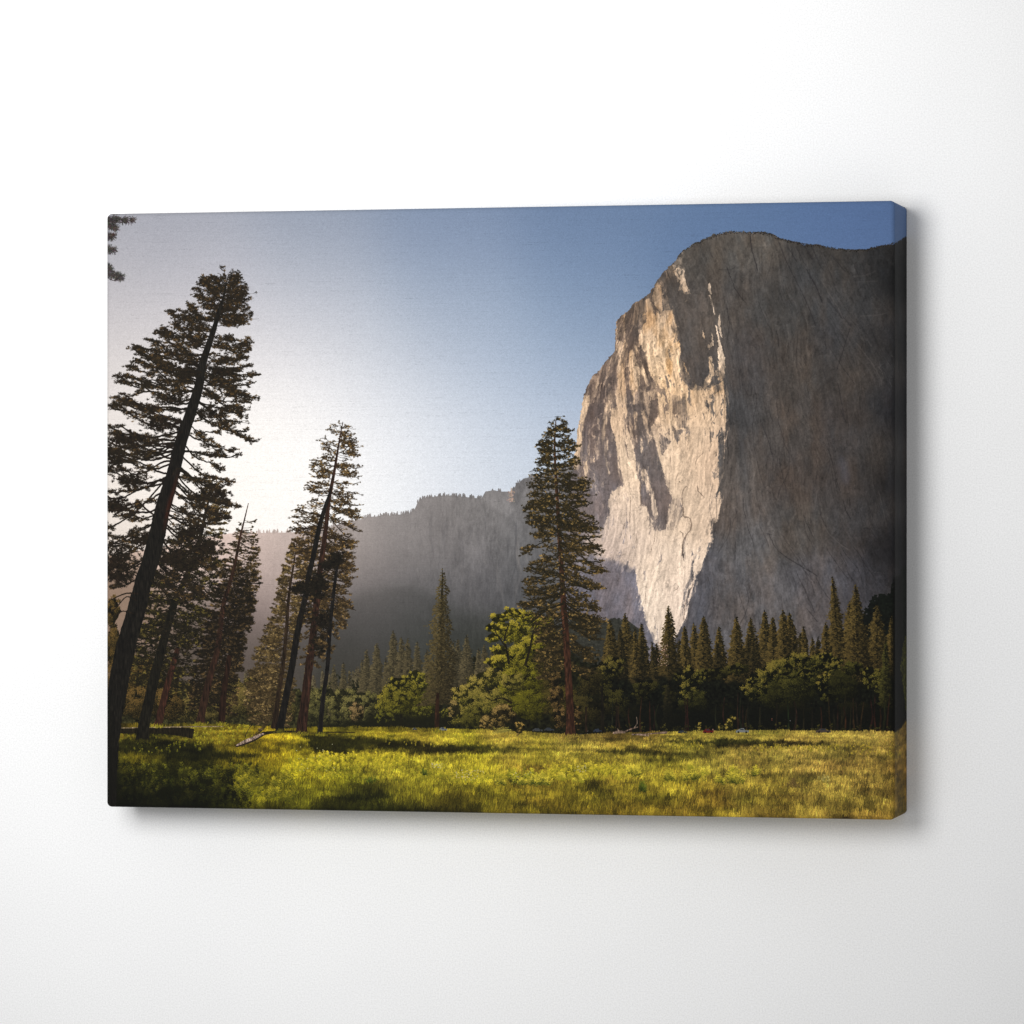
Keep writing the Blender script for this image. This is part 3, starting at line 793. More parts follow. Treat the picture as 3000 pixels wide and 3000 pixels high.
def leafy(blobs, tone, n_per=2.4, r=.7, seed=0, under=.55, ll=(-.55, -.83), ragged=.22, body=True):
    """broad-leaved crown made of overlapping leaf clumps; blobs = (x, y, rx, ry[, brightness])"""
    dark, mid, lit = [c(*t) * np.array([1.03, .93, .98], np.float32) * q for t, q in zip(tone, (.95, .93, .88))]
    for b in blobs:
        x, y, rx, ry = b[:4]; br = b[4] if len(b) > 4 else 1.0
        # sub-clumps
        ns = max(5, int(rx * ry / 66))
        if body:
            k = 18
            a = np.linspace(0, 2 * math.pi, k, endpoint=False)
            rr = RNG.uniform(.6, .86, k)
            fill(np.stack([x + np.cos(a) * rx * rr, y + np.sin(a) * ry * rr], 1), dark, .25)
        sa = RNG.uniform(0, 2 * math.pi, ns); sr = np.sqrt(RNG.random(ns)) * .88
        sx = x + np.cos(sa) * sr * rx; sy = y + np.sin(sa) * sr * ry
        o = np.argsort(-sy * 0 + RNG.random(ns)); sx, sy = sx[o], sy[o]
        cr = RNG.uniform(.13, .27, ns) * math.sqrt(rx * ry)
        sc = RNG.normal(0, .10, ns)
        for i in range(ns):
            n = int(26 * n_per * (cr[i] / 8) ** 2) + 14
            q = RNG.standard_normal((n, 2)) * .48
            px = sx[i] + q[:, 0] * cr[i] * 1.05; py = sy[i] + q[:, 1] * cr[i] * .95
            glob = ((sx[i] - x) / rx * ll[0] + (sy[i] - y) / ry * ll[1])
            loc = q[:, 0] * ll[0] + q[:, 1] * ll[1]
            s = 1.16 * np.clip(.44 + glob * .58 + loc * .34 + sc[i] + RNG.normal(0, .25, n), 0, 1) * br
            s = np.clip(s, 0, 1)
            oo = np.argsort(s)
            s = s[oo][:, None]; px = px[oo]; py = py[oo]
            s2 = s * 2
            cc = np.where(s2 < 1, dark * (1 - s2) + mid * s2, mid * (2 - s2) + lit * (s2 - 1))
            cc = np.clip(cc * RNG.uniform(.8, 1.22, (n, 1)), 0, 1).astype(np.float32)
            dots(px, py, r, cc)


GOLD = ((22, 20, 10), (86, 72, 34), (138, 114, 56))
OLIVE = ((24, 24, 12), (70, 68, 30), (122, 116, 52))
GREEN = ((26, 28, 10), (84, 90, 26), (148, 148, 46))
GREYG = ((34, 36, 20), (82, 84, 46), (128, 126, 74))


def paint_forest_back():
    global IMG
    # dark wooded rise at the foot of the wall
    wob = noise(TH, TT, 8, 8, 2) * 2.5
    m = warp(poly_mask([(1600, 1850), (1680, 1806), (1712, 1800), (1740, 1806), (1768, 1818), (1800, 1812), (1830, 1812), (1870, 1840), (1900, 1900), (1600, 1990)]).astype(np.float32), wob, wob)
    lay(m, c(46, 46, 40) * (1 + noise(TH, TT, 5, 5, 2)[..., None] * .10))
    m = warp(poly_mask([(2500, 1900), (2530, 1800), (2550, 1756), (2580, 1738), (2608, 1740), (2620, 1700), (2660, 1640), (2680, 1640), (2680, 2100), (2500, 2100)]).astype(np.float32), wob, wob * 2)
    lay(m, c(13, 16, 12) * (1 + noise(TH, TT, 5, 5, 2)[..., None] * .2))
    # talus trees fading out of the haze, left valley
    for _ in range(46):
        x = RNG.uniform(600, 1240); fir(x, RNG.uniform(1950, 1985), 2050, RNG.uniform(7, 11), (54, 48, 36), (84, 75, 54), (104, 94, 68), frac=.6)
    # dark mass behind everything (not a cut-out edge: the crowns below overlap it)
    for x0, x1, yt, col in ((300, 1100, 2010, (40, 38, 20)), (1000, 1420, 2000, (26, 26, 15)), (1360, 1800, 1935, (17, 17, 9)), (1700, 2700, 1945, (10, 11, 6))):
        xs = np.linspace(x0, x1, 26)
        pl = [(x, yt + RNG.normal(0, 8)) for x in xs] + [(x1, 2160), (x0, 2160)]
        m = warp(poly_mask(pl).astype(np.float32), wob * 3, wob * 3)
        lay(m, c(*col) * (1 + noise(TH, TT, 6, 6, 3)[..., None] * .28))
    # hazy row in the middle
    H1 = ((44, 40, 28), (84, 74, 50), (116, 102, 70))
    for x, y, hw in ((977, 1947, 15), (1005, 1937, 16), (1023, 1961, 12), (1060, 1930, 14), (1072, 1900, 17), (1103, 1882, 24), (1130, 1925, 16), (1151, 1844, 22), (1175, 1863, 19), (1193, 1868, 19), (1221, 1877, 19), (1250, 1900, 20),
                     (1340, 1870, 20), (1366, 1858, 24), (1326, 1880, 18), (1401, 1896, 16), (1418, 1886, 22), (1440, 1900, 20)):
        fir(x, y, y + 165, hw * 1.3, *H1, frac=.5)


def paint_forest_right():
    global IMG
    G = ((20, 18, 9), (92, 75, 37), (152, 124, 66))
    row = [(1786, 1815, 26), (1830, 1794, 28), (1859, 1840, 18), (1877, 1822, 24), (2004, 1832, 22), (2032, 1822, 22), (2060, 1802, 26), (2105, 1833, 28), (2156, 1804, 26), (2198, 1807, 28),
           (2262, 1806, 24), (2239, 1784, 28), (2293, 1784, 26), (2312, 1792, 32), (2353, 1833, 18), (2379, 1864, 20), (2418, 1822, 28), (2488, 1760, 30), (2612, 1802, 20), (2568, 1768, 32)]
    for x, y, hw in row:
        fir(x, y, y + 195, hw * 1.45, *G, lean=RNG.uniform(0, 10), frac=.52)
    for _ in range(34):
        x = RNG.uniform(1760, 2620)
        fir(x, RNG.uniform(1836, 1905), 2030, RNG.uniform(16, 30), (16, 15, 8), (70, 58, 30), (122, 100, 54), lean=RNG.uniform(-6, 12), frac=.42)
    for x, y, hw in row[::2]:
        fir(x, y, y + 195, hw * 1.4, *G, lean=RNG.uniform(0, 10), frac=.5)
    fir(1957, 1771, 2010, 44, *G, lean=4, frac=.42, body=.7)
    fir(2438, 1686, 1990, 36, *G, lean=24, frac=.5)
    fir(2506, 1709, 2010, 54, *G, lean=6, frac=.5)
    # sunlit rock showing between two firs
    n = 90
    x = RNG.uniform(1926, 1958, n); y = RNG.uniform(1880, 1950, n)
    dots(x, y, 1.3, jit(c(150, 124, 104), n, .22))
    # bottom of the conifers sinks in black
    xs = np.linspace(1740, 2700, 60)
    m = poly_mask([(x, 1985 + 14 * math.sin(x * .021) + RNG.normal(0, 5)) for x in xs] + [(2700, 2165), (1740, 2165)]).astype(np.float32)
    m = blur(warp(m, noise(TH, TT, 12, 12, 3) * 9, noise(TH, TT, 12, 12, 3) * 9), 4)
    lay(m, c(12, 13, 8) * (1 + noise(TH, TT, 6, 6, 3)[..., None] * .35))
    T = ((13, 14, 6), (58, 60, 22), (104, 100, 40))
    T2 = ((12, 14, 6), (64, 68, 24), (124, 120, 46))
    leafy([(1900, 2012, 34, 26, .6), (1875, 2030, 26, 36, .45), (1960, 2040, 22, 40, .35), (2110, 1970, 44, 22, .55), (2160, 1960, 40, 20, .6), (1990, 1985, 22, 18, .5), (2070, 1978, 30, 20, .6)], T)
    leafy([(1790, 2060, 52, 44, .5), (1765, 1990, 34, 40, .75), (1800, 1950, 30, 36, 1.0), (1775, 1960, 34, 32, 1.0), (1755, 2030, 30, 40, .6)], T)
    leafy([(2030, 2055, 44, 46, .45), (2012, 2024, 30, 38, .9), (2040, 1985, 34, 26, .8), (2016, 1974, 26, 26, 1.1)], T2)
    leafy([(2300, 2030, 90, 50, .35), (2340, 1990, 70, 40, .55), (2400, 1950, 60, 30, .75), (2340, 1935, 54, 24, .95), (2290, 1955, 48, 32, .95), (2250, 1975, 44, 32, 1.05), (2225, 2015, 34, 34, .9), (2195, 2022, 26, 36, 1.05),
           (2205, 1990, 22, 24, 1.05), (2360, 1975, 30, 20, .8), (2418, 1925, 30, 14, .9), (2445, 1940, 26, 20, .8)], T2)
    leafy([(2440, 1960, 30, 26, .9), (2420, 1990, 26, 26, .9), (2405, 2012, 22, 18, .9), (2470, 2010, 50, 50, .28), (2430, 2045, 34, 16, .5), (2500, 1960, 40, 26, .5)], T2)
    leafy([(2560, 1985, 40, 28, .8), (2590, 2010, 34, 24, .7), (2540, 2010, 26, 16, .7), (2600, 2050, 26, 40, .45), (2545, 1965, 22, 18, .9)], T2)
    fir(2594, 1872, 2060, 22, (16, 16, 8), (70, 66, 28), (100, 92, 40), frac=.5)
    fir(1955, 2000, 2140, 22, (16, 16, 8), (48, 42, 22), (84, 72, 40), frac=.42)
    for x, y, s in ((1858, 2090, 60), (1990, 2090, 40), (2120, 2080, 40), (2500, 2080, 60), (2330, 2085, 60)):
        leafy([(x, y, s, 26, .16)], T, body=False)
    # the darkest part stays dark under the crowns
    m = blur(poly_mask([(1840, 2065), (2210, 2070), (2600, 2070), (2700, 2070), (2700, 2170), (1840, 2170)]).astype(np.float32), 16) * .72
    lay(m, c(10, 11, 7))
    for _ in range(46):
        x = RNG.uniform(1780, 2610); y = RNG.uniform(2030, 2080)
        trunk([(x, y, 2), (x + RNG.normal(0, 4), 2100, 4), (x + RNG.normal(0, 6), 2150, RNG.uniform(4, 8))], (int(RNG.uniform(20, 40)), int(RNG.uniform(17, 28)), 14))
    for _ in range(60):
        x = RNG.uniform(1760, 2620)
        leafy([(x, RNG.uniform(2125, 2146), RNG.uniform(7, 18), RNG.uniform(5, 12), RNG.uniform(.15, .6))], T, body=False)
    # the outer fold: the print runs on over the side
    m = poly_mask([(2620, 1690), (2640, 1690), (2641, 1960), (2641, 2150), (2616, 2150)]).astype(np.float32)
    lay(blur(m, 7) * .85, c(4, 4, 2))
    m = warp(poly_mask([(2643, 1895), (2650, 1870), (2662, 1860), (2662, 2080), (2654, 2085), (2645, 2010), (2639, 1965), (2637, 1950), (2642, 1930)]).astype(np.float32), wobs(), wobs())
    lay(m, c(52, 52, 18) * (1 + noise(TH, TT, 14, 5, 3)[..., None] * .3))


def wobs():
    return noise(TH, TT, 12, 8, 3) * 5


def paint_mid_trees():
    global IMG
    M1 = ((28, 30, 15), (74, 78, 38), (116, 118, 60))
    # left far broadleaves
    leafy([(600, 2040, 60, 40), (560, 2080, 50, 40, .8), (680, 2010, 50, 34, 1.05), (720, 2060, 60, 50, .8), (640, 2090, 60, 30, .7), (740, 1998, 34, 26, .9), (810, 2080, 60, 45, .8), (780, 2040, 40, 34, .9)], ((26, 26, 12), (72, 70, 31), (122, 114, 54)))
    leafy([(330, 1900, 40, 70, .8), (370, 1980, 60, 70, .9), (410, 2060, 70, 50, .85), (330, 2070, 50, 60, .7), (450, 1980, 50, 60, .8), (500, 2060, 50, 50, .9), (330, 1790, 30, 50, .9)], ((20, 19, 9), (56, 50, 22), (104, 88, 40)))
    leafy([(925, 2060, 34, 46, .7), (955, 2040, 36, 34, .85), (985, 2060, 34, 40, .8), (1010, 2040, 34, 30, .95), (1030, 2080, 36, 50, .85), (1060, 2050, 30, 30, .9), (1085, 2070, 24, 50, .7), (1055, 2100, 32, 36, 1.0),
           (925, 2110, 40, 26, .5), (985, 2110, 40, 26, .45)], M1)
    leafy([(1045, 2092, 26, 38, 1.05)], ((34, 32, 16), (92, 84, 46), (132, 118, 70)))
    # round-topped tree
    trunk([(1172, 2030, 8), (1174, 2090, 7), (1178, 2140, 9)], (24, 20, 12))
    leafy([(1230, 2060, 50, 60, .5), (1250, 2000, 36, 34, .85), (1215, 1985, 28, 26, .95), (1190, 2070, 60, 34, .45)], GREEN)
    leafy([(1140, 2070, 44, 36, .8), (1150, 2030, 46, 34, .95), (1195, 2020, 46, 34, .95), (1172, 2000, 44, 22, 1.1), (1205, 2060, 44, 36, .7), (1170, 2060, 50, 36, .7)], ((24, 26, 8), (74, 78, 20), (136, 134, 42)))
    # dark skirt under them
    m = blur(warp(poly_mask([(1090, 2092), (1200, 2098), (1330, 2080), (1330, 2150), (900, 2150), (900, 2118), (1000, 2122)]).astype(np.float32), wobs() * 1.4, wobs() * 1.4), 4)
    lay(m * .85, c(20, 20, 10))
    leafy([(1120, 2100, 26, 22, .5), (1235, 2085, 34, 22, .6), (1300, 2085, 24, 20, .7), (1160, 2095, 30, 18, .5)], GREEN, body=False)
    # conifer J
    trunk([(1296, 1665, 2), (1290, 1800, 5), (1284, 1950, 9), (1280, 2060, 12), (1279, 2143, 14)], (38, 24, 15), (58, 38, 24))
    fir(1296, 1662, 2062, 60, (36, 31, 18), (88, 75, 44), (140, 122, 78), lean=-8, n=5200, frac=.45, body=.34, r=1.3)
    trunk([(1282, 2030, 9), (1280, 2080, 11), (1279, 2143, 14)], (38, 24, 15), (62, 40, 26))
    # dark heart of the central group
    m = blur(warp(poly_mask([(1440, 1960), (1560, 1900), (1650, 1900), (1740, 1950), (1760, 2150), (1400, 2150), (1400, 2060)]).astype(np.float32), wobs() * 2, wobs() * 2), 5)
    lay(m, c(20, 20, 10) * (1 + noise(TH, TT, 6, 6, 3)[..., None] * .3))
    # big bright oak
    K = ((30, 32, 8), (98, 102, 22), (164, 160, 48))
    trunk([(1500, 2120, 20), (1520, 2000, 18), (1540, 1940, 14), (1556, 1880, 9), (1575, 1840, 5)], (20, 18, 10))
    leafy([(1590, 1960, 50, 60, .5), (1600, 1880, 44, 50, .75), (1560, 2040, 60, 60, .5), (1640, 2060, 60, 60, .45)], ((20, 20, 8), (74, 70, 26), (122, 110, 46)))
    leafy([(1520, 1960, 60, 44, .75), (1560, 1890, 54, 40, .8), (1585, 1830, 44, 34, .8), (1540, 1808, 44, 26, .95), (1505, 1850, 54, 34, .85), (1545, 2000, 50, 44, .5), (1500, 1920, 50, 34, .9), (1490, 2040, 54, 50, .6), (1550, 2070, 50, 50, .4)], K)
    leafy([(1500, 1795, 34, 20, 1.15), (1462, 1812, 36, 22, 1.15), (1440, 1838, 28, 18, 1.1), (1445, 1868, 24, 18, 1.0), (1480, 1845, 36, 24, 1.0), (1462, 1905, 30, 20, .95), (1455, 1940, 40, 24, .95)], K)
    leafy([(1430, 1985, 46, 30, .95), (1390, 2010, 40, 30, 1.0), (1400, 2060, 50, 44, .7), (1350, 2040, 34, 36, .95), (1345, 2090, 30, 40, .8), (1450, 2060, 50, 44, .75), (1500, 2000, 40, 34, .8), (1390, 2110, 46, 30, .4)], ((28, 30, 10), (88, 90, 30), (150, 144, 60)))
    leafy([(1452, 2110, 40, 34, .85), (1478, 2086, 34, 30, .95), (1420, 2125, 26, 20, .95)], ((30, 28, 12), (90, 82, 38), (146, 130, 66)))
    leafy([(1330, 2080, 20, 30, 1.0)], ((30, 30, 14), (96, 90, 44), (140, 128, 66)))
    for a in ([(1490, 1945, 7), (1484, 1905, 6), (1478, 1870, 5), (1490, 1830, 3)], [(1484, 1900, 5), (1462, 1868, 3.5), (1450, 1850, 2)], [(1538, 1950, 9), (1552, 1900, 7), (1560, 1860, 5), (1572, 1830, 3)],
              [(1560, 1905, 6), (1590, 1905, 5), (1605, 1918, 4), (1612, 1926, 2)], [(1500, 2060, 7), (1470, 2045, 4), (1440, 2052, 3), (1420, 2040, 2)]):
        trunk(a, (24, 20, 10))
    leafy([(1484, 1880, 14, 10, .95), (1556, 1880, 12, 10, .9), (1505, 1960, 18, 12, .9)], K, body=False)
    # trees right of the pine
    leafy([(1730, 2000, 40, 50, .4), (1700, 2080, 40, 50, .45), (1745, 2080, 40, 40, .4)], ((16, 16, 7), (60, 58, 24), (104, 98, 42)))
    trunk([(1762, 2010, 6), (1764, 2060, 8), (1765, 2145, 13)], (20, 17, 11))
    trunk([(1716, 2070, 6), (1717, 2145, 8)], (30, 22, 14))
    leafy([(1640, 2100, 24, 40, .8), (1630, 2040, 26, 40, .7), (1625, 1990, 22, 30, .6), (1690, 2100, 18, 34, .6), (1690, 2125, 14, 18, .8)], ((22, 20, 10), (82, 70, 34), (128, 110, 58)))


def paint_pines():
    global IMG
    up = lambda pairs: pairs
    # ---- central tall pine
    path = [(1628, 1228, 2), (1624, 1309, 6), (1629, 1417, 9), (1635, 1526, 11), (1642, 1635, 14), (1649, 1743, 16), (1654, 1820, 18), (1659, 1886, 19), (1664, 1979, 20), (1669, 2073, 22), (1670, 2130, 26), (1671, 2158, 36)]
    left = [(1220, 1628), (1240, 1616), (1272, 1604), (1320, 1582), (1352, 1586), (1388, 1571), (1425, 1557), (1475, 1555), (1497, 1542), (1537, 1556), (1591, 1560), (1609, 1535), (1640, 1556), (1671, 1557), (1743, 1540), (1769, 1534), (1850, 1560), (1950, 1585), (2100, 1600)]
    right = [(1220, 1628), (1240, 1650), (1272, 1664), (1300, 1682), (1330, 1680), (1359, 1690), (1407, 1707), (1468, 1722), (1497, 1729), (1566, 1743), (1624, 1753), (1686, 1758), (1714, 1747), (1780, 1752), (1838, 1758), (1900, 1745), (1990, 1720), (2100, 1700)]
    tone = ((24, 21, 12), (46, 38, 20), (116, 94, 52))
    al = [(1230, 50), (1300, 25), (1450, 0), (1700, -18), (1900, -25)]
    trunk(path, (44, 27, 18), (92, 66, 46))
    pine(path, left, right, 150, al, [(1230, 45), (1300, 20), (1450, -5), (1700, -18), (1900, -25)], tone, tuft=4.6, tk=7, dens=2.7, crown=(1240, 1560), holes=-1.1, clump=14, gap=.05, whorl=21)
    pine(path, left, right, 120, al, [(1230, 45), (1300, 20), (1450, -5), (1700, -18), (1900, -25)], ((26, 22, 12), (66, 53, 28), (128, 102, 56)), tuft=4.8, tk=7, dens=2.5, crown=(1540, 1960), holes=-1.0, clump=18, gap=.06, whorl=29)
    trunk([p for p in path if p[1] > 1700], (46, 27, 18), (78, 48, 32))
    pine(path, left, right, 34, al, [(1230, 45), (1700, -18), (1900, -25)], tone, tuft=4.5, tk=7, dens=.9, crown=(1660, 1900))
    # ---- mid-left group: leaning companion (D)
    D_ = [(872, 1570, 2), (860, 1650, 5), (846, 1743, 8), (838, 1850, 10), (828, 1950, 12), (812, 2060, 15), (802, 2135, 18)]
    dl = [(1560, 870), (1600, 850), (1692, 824), (1743, 812), (1776, 806), (1847, 775), (1950, 742), (2010, 725), (2080, 722), (2150, 740)]
    dr = [(1560, 875), (1600, 905), (1700, 905), (1800, 890), (1950, 860), (2100, 850)]
    pine(D_, dl, dr, 330, [(1500, 40), (1700, 10), (2100, -10)], [(1500, 30), (1800, 0), (2100, -15)], ((34, 27, 16), (78, 63, 37), (132, 109, 68)), tuft=4.6, tk=8, dens=1.8, crown=(1590, 2110), holes=-.9)
    trunk(D_, (34, 25, 17))
    pine(D_, dl, dr, 60, [(1500, 40), (1700, 10), (2100, -10)], [(1500, 30), (1800, 0), (2100, -15)], ((40, 31, 17), (92, 74, 42), (142, 118, 72)), tuft=4.4, tk=8, dens=1.2, crown=(1620, 2080))
    # ---- twin-trunk pine
    TA = [(1004, 1236, 2), (995, 1282, 4), (979, 1379, 8), (964, 1459, 11), (955, 1537, 13), (945, 1615, 15), (936, 1677, 17), (930, 1735, 19), (918, 1847, 21), (905, 1950, 23), (893, 2054, 26), (886, 2110, 28), (882, 2150, 34)]
    TB = [(972, 1425, 3), (960, 1460, 8), (948, 1497, 11), (933, 1553, 14), (917, 1630, 15), (903, 1690, 16), (897, 1735, 16), (872, 1847, 18), (855, 1950, 19), (835, 2054, 20), (822, 2120, 22), (818, 2143, 26)]
    TC = [(991, 1615, 3), (988, 1648, 8), (976, 1743, 10), (965, 1847, 12), (959, 1950, 12), (945, 2054, 13), (938, 2130, 14), (936, 2152, 18)]
    l1 = [(1225, 1004), (1267, 966), (1320, 941), (1366, 916), (1410, 908), (1438, 899), (1478, 888), (1522, 869), (1549, 864), (1593, 857), (1660, 870), (1700, 880), (1800, 890), (1980, 880)]
    r1 = [(1225, 1004), (1261, 1022), (1304, 1037), (1363, 1044), (1410, 1046), (1456, 1055), (1487, 1047), (1520, 1040), (1562, 1050), (1596, 1033), (1636, 1030), (1677, 1036), (1733, 1018), (1793, 1035), (1830, 1010), (1884, 985), (1955, 950)]
    t1 = ((30, 23, 15), (72, 56, 32), (124, 98, 58))
    ra = [(1230, 50), (1300, 10), (1450, -20), (1600, -30), (1800, -38), (2000, -45)]
    la_ = [(1230, 60), (1300, 35), (1450, 15), (1560, 0), (1700, -10), (2000, -30)]
    pine(TA, l1, r1, 120, la_, ra, t1, tuft=4.2, tk=6, dens=2.6, crown=(1245, 1640), holes=-.9, clump=16, gap=.15, whorl=19)
    pine(TA, l1, r1, 90, la_, ra, t1, tuft=4.6, tk=7, dens=1.3, crown=(1560, 1800), holes=-.4)
    pine(TC, [(1600, 985), (1700, 940), (1800, 900), (1980, 930)], r1, 60, [(1600, 20), (1800, -20)], ra, ((26, 20, 12), (70, 55, 32), (118, 94, 58)), tuft=5, tk=7, dens=1.3, crown=(1650, 1930))
    trunk(TA, (36, 23, 17), (52, 32, 24), 1)
    trunk(TB, (20, 18, 16))
    trunk(TC, (20, 18, 17))
    for x, y, sx, sy, n in ((895, 1722, 30, 16, 260), (935, 1705, 22, 26, 220), (985, 1640, 17, 18, 160), (960, 1655, 22, 12, 100), (925, 1745, 26, 8, 70), (862, 1728, 10, 7, 40), (935, 1890, 20, 30, 120), (945, 1820, 22, 30, 120), (905, 1800, 20, 30, 60)):
        xx = RNG.normal(x, sx * .55, n); yy = RNG.normal(y, sy * .55, n)
        tufts(xx, yy, 6, jit(c(20, 17, 12), n, .25), 9)
    pine(TA, [(1700, 905), (1950, 880)], [(1700, 985), (1950, 950)], 26, [(1700, -10), (2000, -30)], [(1700, -20), (2000, -40)], t1, tuft=4.5, tk=7, dens=1, crown=(1740, 1940))
    # ---- E and F
    E = [(727, 1474, 2), (715, 1524, 4), (702, 1577, 7), (687, 1654, 9), (672, 1710, 11), (653, 1777, 13), (636, 1905, 17), (620, 1960, 18), (607, 2013, 20), (592, 2080, 22), (586, 2122, 26)]
    F_ = [(735, 1535, 2), (724, 1608, 5), (706, 1700, 8), (690, 1800, 10), (672, 1920, 14), (655, 2030, 17), (648, 2122, 22)]
    el = [(1474, 722), (1540, 700), (1577, 678), (1650, 650), (1700, 636), (1777, 610), (1835, 594), (1922, 574), (2037, 556), (2100, 560)]
    er = [(1474, 730), (1546, 748), (1589, 755), (1654, 758), (1702, 756), (1793, 740), (1876, 716), (1959, 706), (2021, 692), (2100, 690)]
    te = ((26, 21, 13), (58, 46, 26), (104, 82, 48))
    pine(F_, el, er, 46, [(1500, 20), (1700, -5), (2000, -15)], [(1500, 10), (1700, -15), (2000, -20)], te, tuft=4, tk=6, dens=1.0, crown=(1560, 1700))
    pine(E, el, er, 24, [(1500, 20), (1700, -5)], [(1500, 0), (1700, -15)], te, tuft=3.4, tk=5, dens=.7, crown=(1520, 1640))
    pine(F_, el, er, 200, [(1500, 20), (1700, 0), (2000, -15)], [(1500, 10), (1700, -15), (2000, -20)], te, tuft=5, tk=8, dens=1.3, crown=(1640, 2050), holes=-.7)
    pine(E, el, er, 170, [(1500, 20), (1700, 0), (2000, -15)], [(1500, 10), (1700, -15), (2000, -20)], ((18, 15, 10), (34, 27, 17), (84, 66, 39)), tuft=5, tk=8, dens=1.3, crown=(1660, 2060), holes=-.6)
    trunk(F_[4:], (32, 20, 14)); trunk(E, (38, 25, 18), (50, 31, 23), 1)
    pine(E, el, er, 60, [(1500, 20), (1700, 0), (2000, -15)], [(1500, 10), (1700, -15), (2000, -20)], ((17, 14, 10), (30, 24, 15), (66, 52, 32)), tuft=5, tk=8, dens=1.2, crown=(1700, 1900))
    # ---- G and H (dark, behind the big pine)
    G = [(624, 1390, 2), (616, 1440, 5), (600, 1509, 9), (581, 1592, 13), (545, 1690, 16), (512, 1760, 20), (487, 1847, 24), (465, 1930, 27), (450, 1992, 29), (430, 2080, 31), (420, 2130, 33), (416, 2175, 40)]
    gl = [(1390, 612), (1440, 590), (1509, 560), (1592, 500), (1690, 430), (1847, 380), (2000, 400)]
    gr = [(1390, 630), (1440, 660), (1509, 665), (1560, 650), (1602, 650), (1680, 630), (1731, 612), (1780, 602), (1826, 596), (1897, 572), (1984, 553), (2050, 530)]
    tg = ((18, 16, 10), (34, 29, 16), (92, 80, 36))
    trunk(G, (26, 21, 15))
    pine(G, gl, gr, 60, [(1400, 40), (1600, 10), (2000, -20)], [(1400, 10), (1600, -20), (2000, -30)], ((30, 24, 14), (80, 64, 34), (120, 96, 52)), tuft=5, tk=7, dens=1.0, crown=(1400, 1560))
    pine(G, gl, gr, 200, [(1400, 40), (1600, 10), (2000, -20)], [(1400, 10), (1600, -20), (2000, -30)], tg, tuft=6, tk=8, dens=1.9, crown=(1560, 1990), holes=-.7, clump=24, gap=.05)
    trunk([(520, 1900, 14), (500, 1970, 17), (483, 2033, 20), (470, 2090, 22), (462, 2128, 26)], (42, 25, 18), (54, 31, 23), 1)
    trunk(G[5:], (20, 18, 13))
    n = 240
    tufts(RNG.normal(520, 34, n), RNG.normal(1830, 70, n), 7, jit(c(24, 20, 13), n, .3), 9)
    # ---- the great leaning pine
    GP = [(668, 806, 1.5), (660, 840, 4), (653, 875, 7), (640, 915, 11), (625, 968, 15), (606, 1024, 19), (590, 1077, 23), (583, 1127, 26), (560, 1204, 31), (538, 1266, 34), (522, 1322, 36), (510, 1375, 38), (494, 1431, 41), (476, 1490, 44),
          (460, 1564, 47), (441, 1640, 49), (421, 1700, 50), (398, 1790, 53), (367, 1900, 56), (344, 2013, 58), (324, 2116, 60), (306, 2240, 74), (296, 2370, 84)]
    gpl = [(790, 664), (807, 640), (816, 601), (853, 572), (872, 544), (900, 540), (915, 507), (940, 508), (965, 479), (981, 441), (1010, 425), (1024, 389), (1060, 395), (1080, 361), (1110, 345), (1136, 325), (1180, 330), (1200, 290), (2300, 280)]
    gpr = [(790, 672), (807, 693), (830, 694), (853, 724), (880, 716), (909, 727), (940, 722), (971, 743), (990, 721), (1020, 722), (1040, 733), (1075, 722), (1102, 750), (1130, 735), (1167, 744), (1190, 712), (1241, 733), (1270, 722), (1304, 735), (1325, 695), (1356, 724),
           (1380, 690), (1406, 702), (1440, 680), (1484, 696), (1530, 655), (1602, 648), (1731, 608), (1800, 560)]
    tgp = ((22, 18, 13), (36, 29, 19), (74, 56, 31))
    gla = [(800, 62), (870, 45), (950, 36), (1050, 24), (1150, 12), (1300, 4), (1450, -8), (1600, -22), (1750, -30)]
    gra = [(800, 55), (870, 28), (950, 2), (1050, -12), (1150, -20), (1300, -28), (1450, -34), (1600, -34), (1750, -40)]
    trunk(GP, (20, 17, 14))
    pine(GP, gpl, gpr, 62, gla, gra, tgp, tuft=5.4, tk=7, dens=3.2, crown=(812, 930), br_w=.7, holes=-1.2, clump=20, whorl=17)
    pine(GP, gpl, gpr, 74, gla, gra, tgp, tuft=5.8, tk=7, dens=3.3, crown=(915, 1140), br_w=.7, holes=-1.0, gap=.15, clump=23, whorl=22)
    pine(GP, gpl, gpr, 58, gla, gra, tgp, tuft=6.2, tk=7, dens=2.9, crown=(1120, 1400), br_w=1.0, holes=-.9, gap=.3, clump=30, whorl=30)
    pine(GP, gpl, gpr, 44, gla, gra, tgp, tuft=6.4, tk=7, dens=2.7, crown=(1380, 1680), br_w=1.0, holes=-.8, gap=.3, clump=32, whorl=34)
    # heavy dark clumps
    for x, y, sx, sy, n in ((335, 1480, 34, 20, 150), (390, 1410, 46, 16, 150), (370, 1290, 50, 14, 140), (470, 1245, 45, 16, 140), (610, 1210, 46, 14, 120), (640, 1090, 40, 16, 120), (560, 1085, 36, 22, 120), (500, 1170, 44, 14, 110), (335, 1360, 24, 26, 120),
                            (345, 1640, 40, 34, 320), (430, 1580, 40, 24, 200), (520, 1640, 60, 34, 420), (600, 1600, 34, 22, 200), (620, 1450, 40, 10, 90), (560, 1560, 40, 16, 120), (350, 1690, 36, 14, 160), (640, 905, 30, 12, 50)):
        xx = RNG.normal(x, sx * .6, n); yy = RNG.normal(y, sy * .6, n)
        tufts(xx, yy, 7, jit(c(24, 19, 13), n, .25), 9)
    trunk(GP, (19, 17, 14))
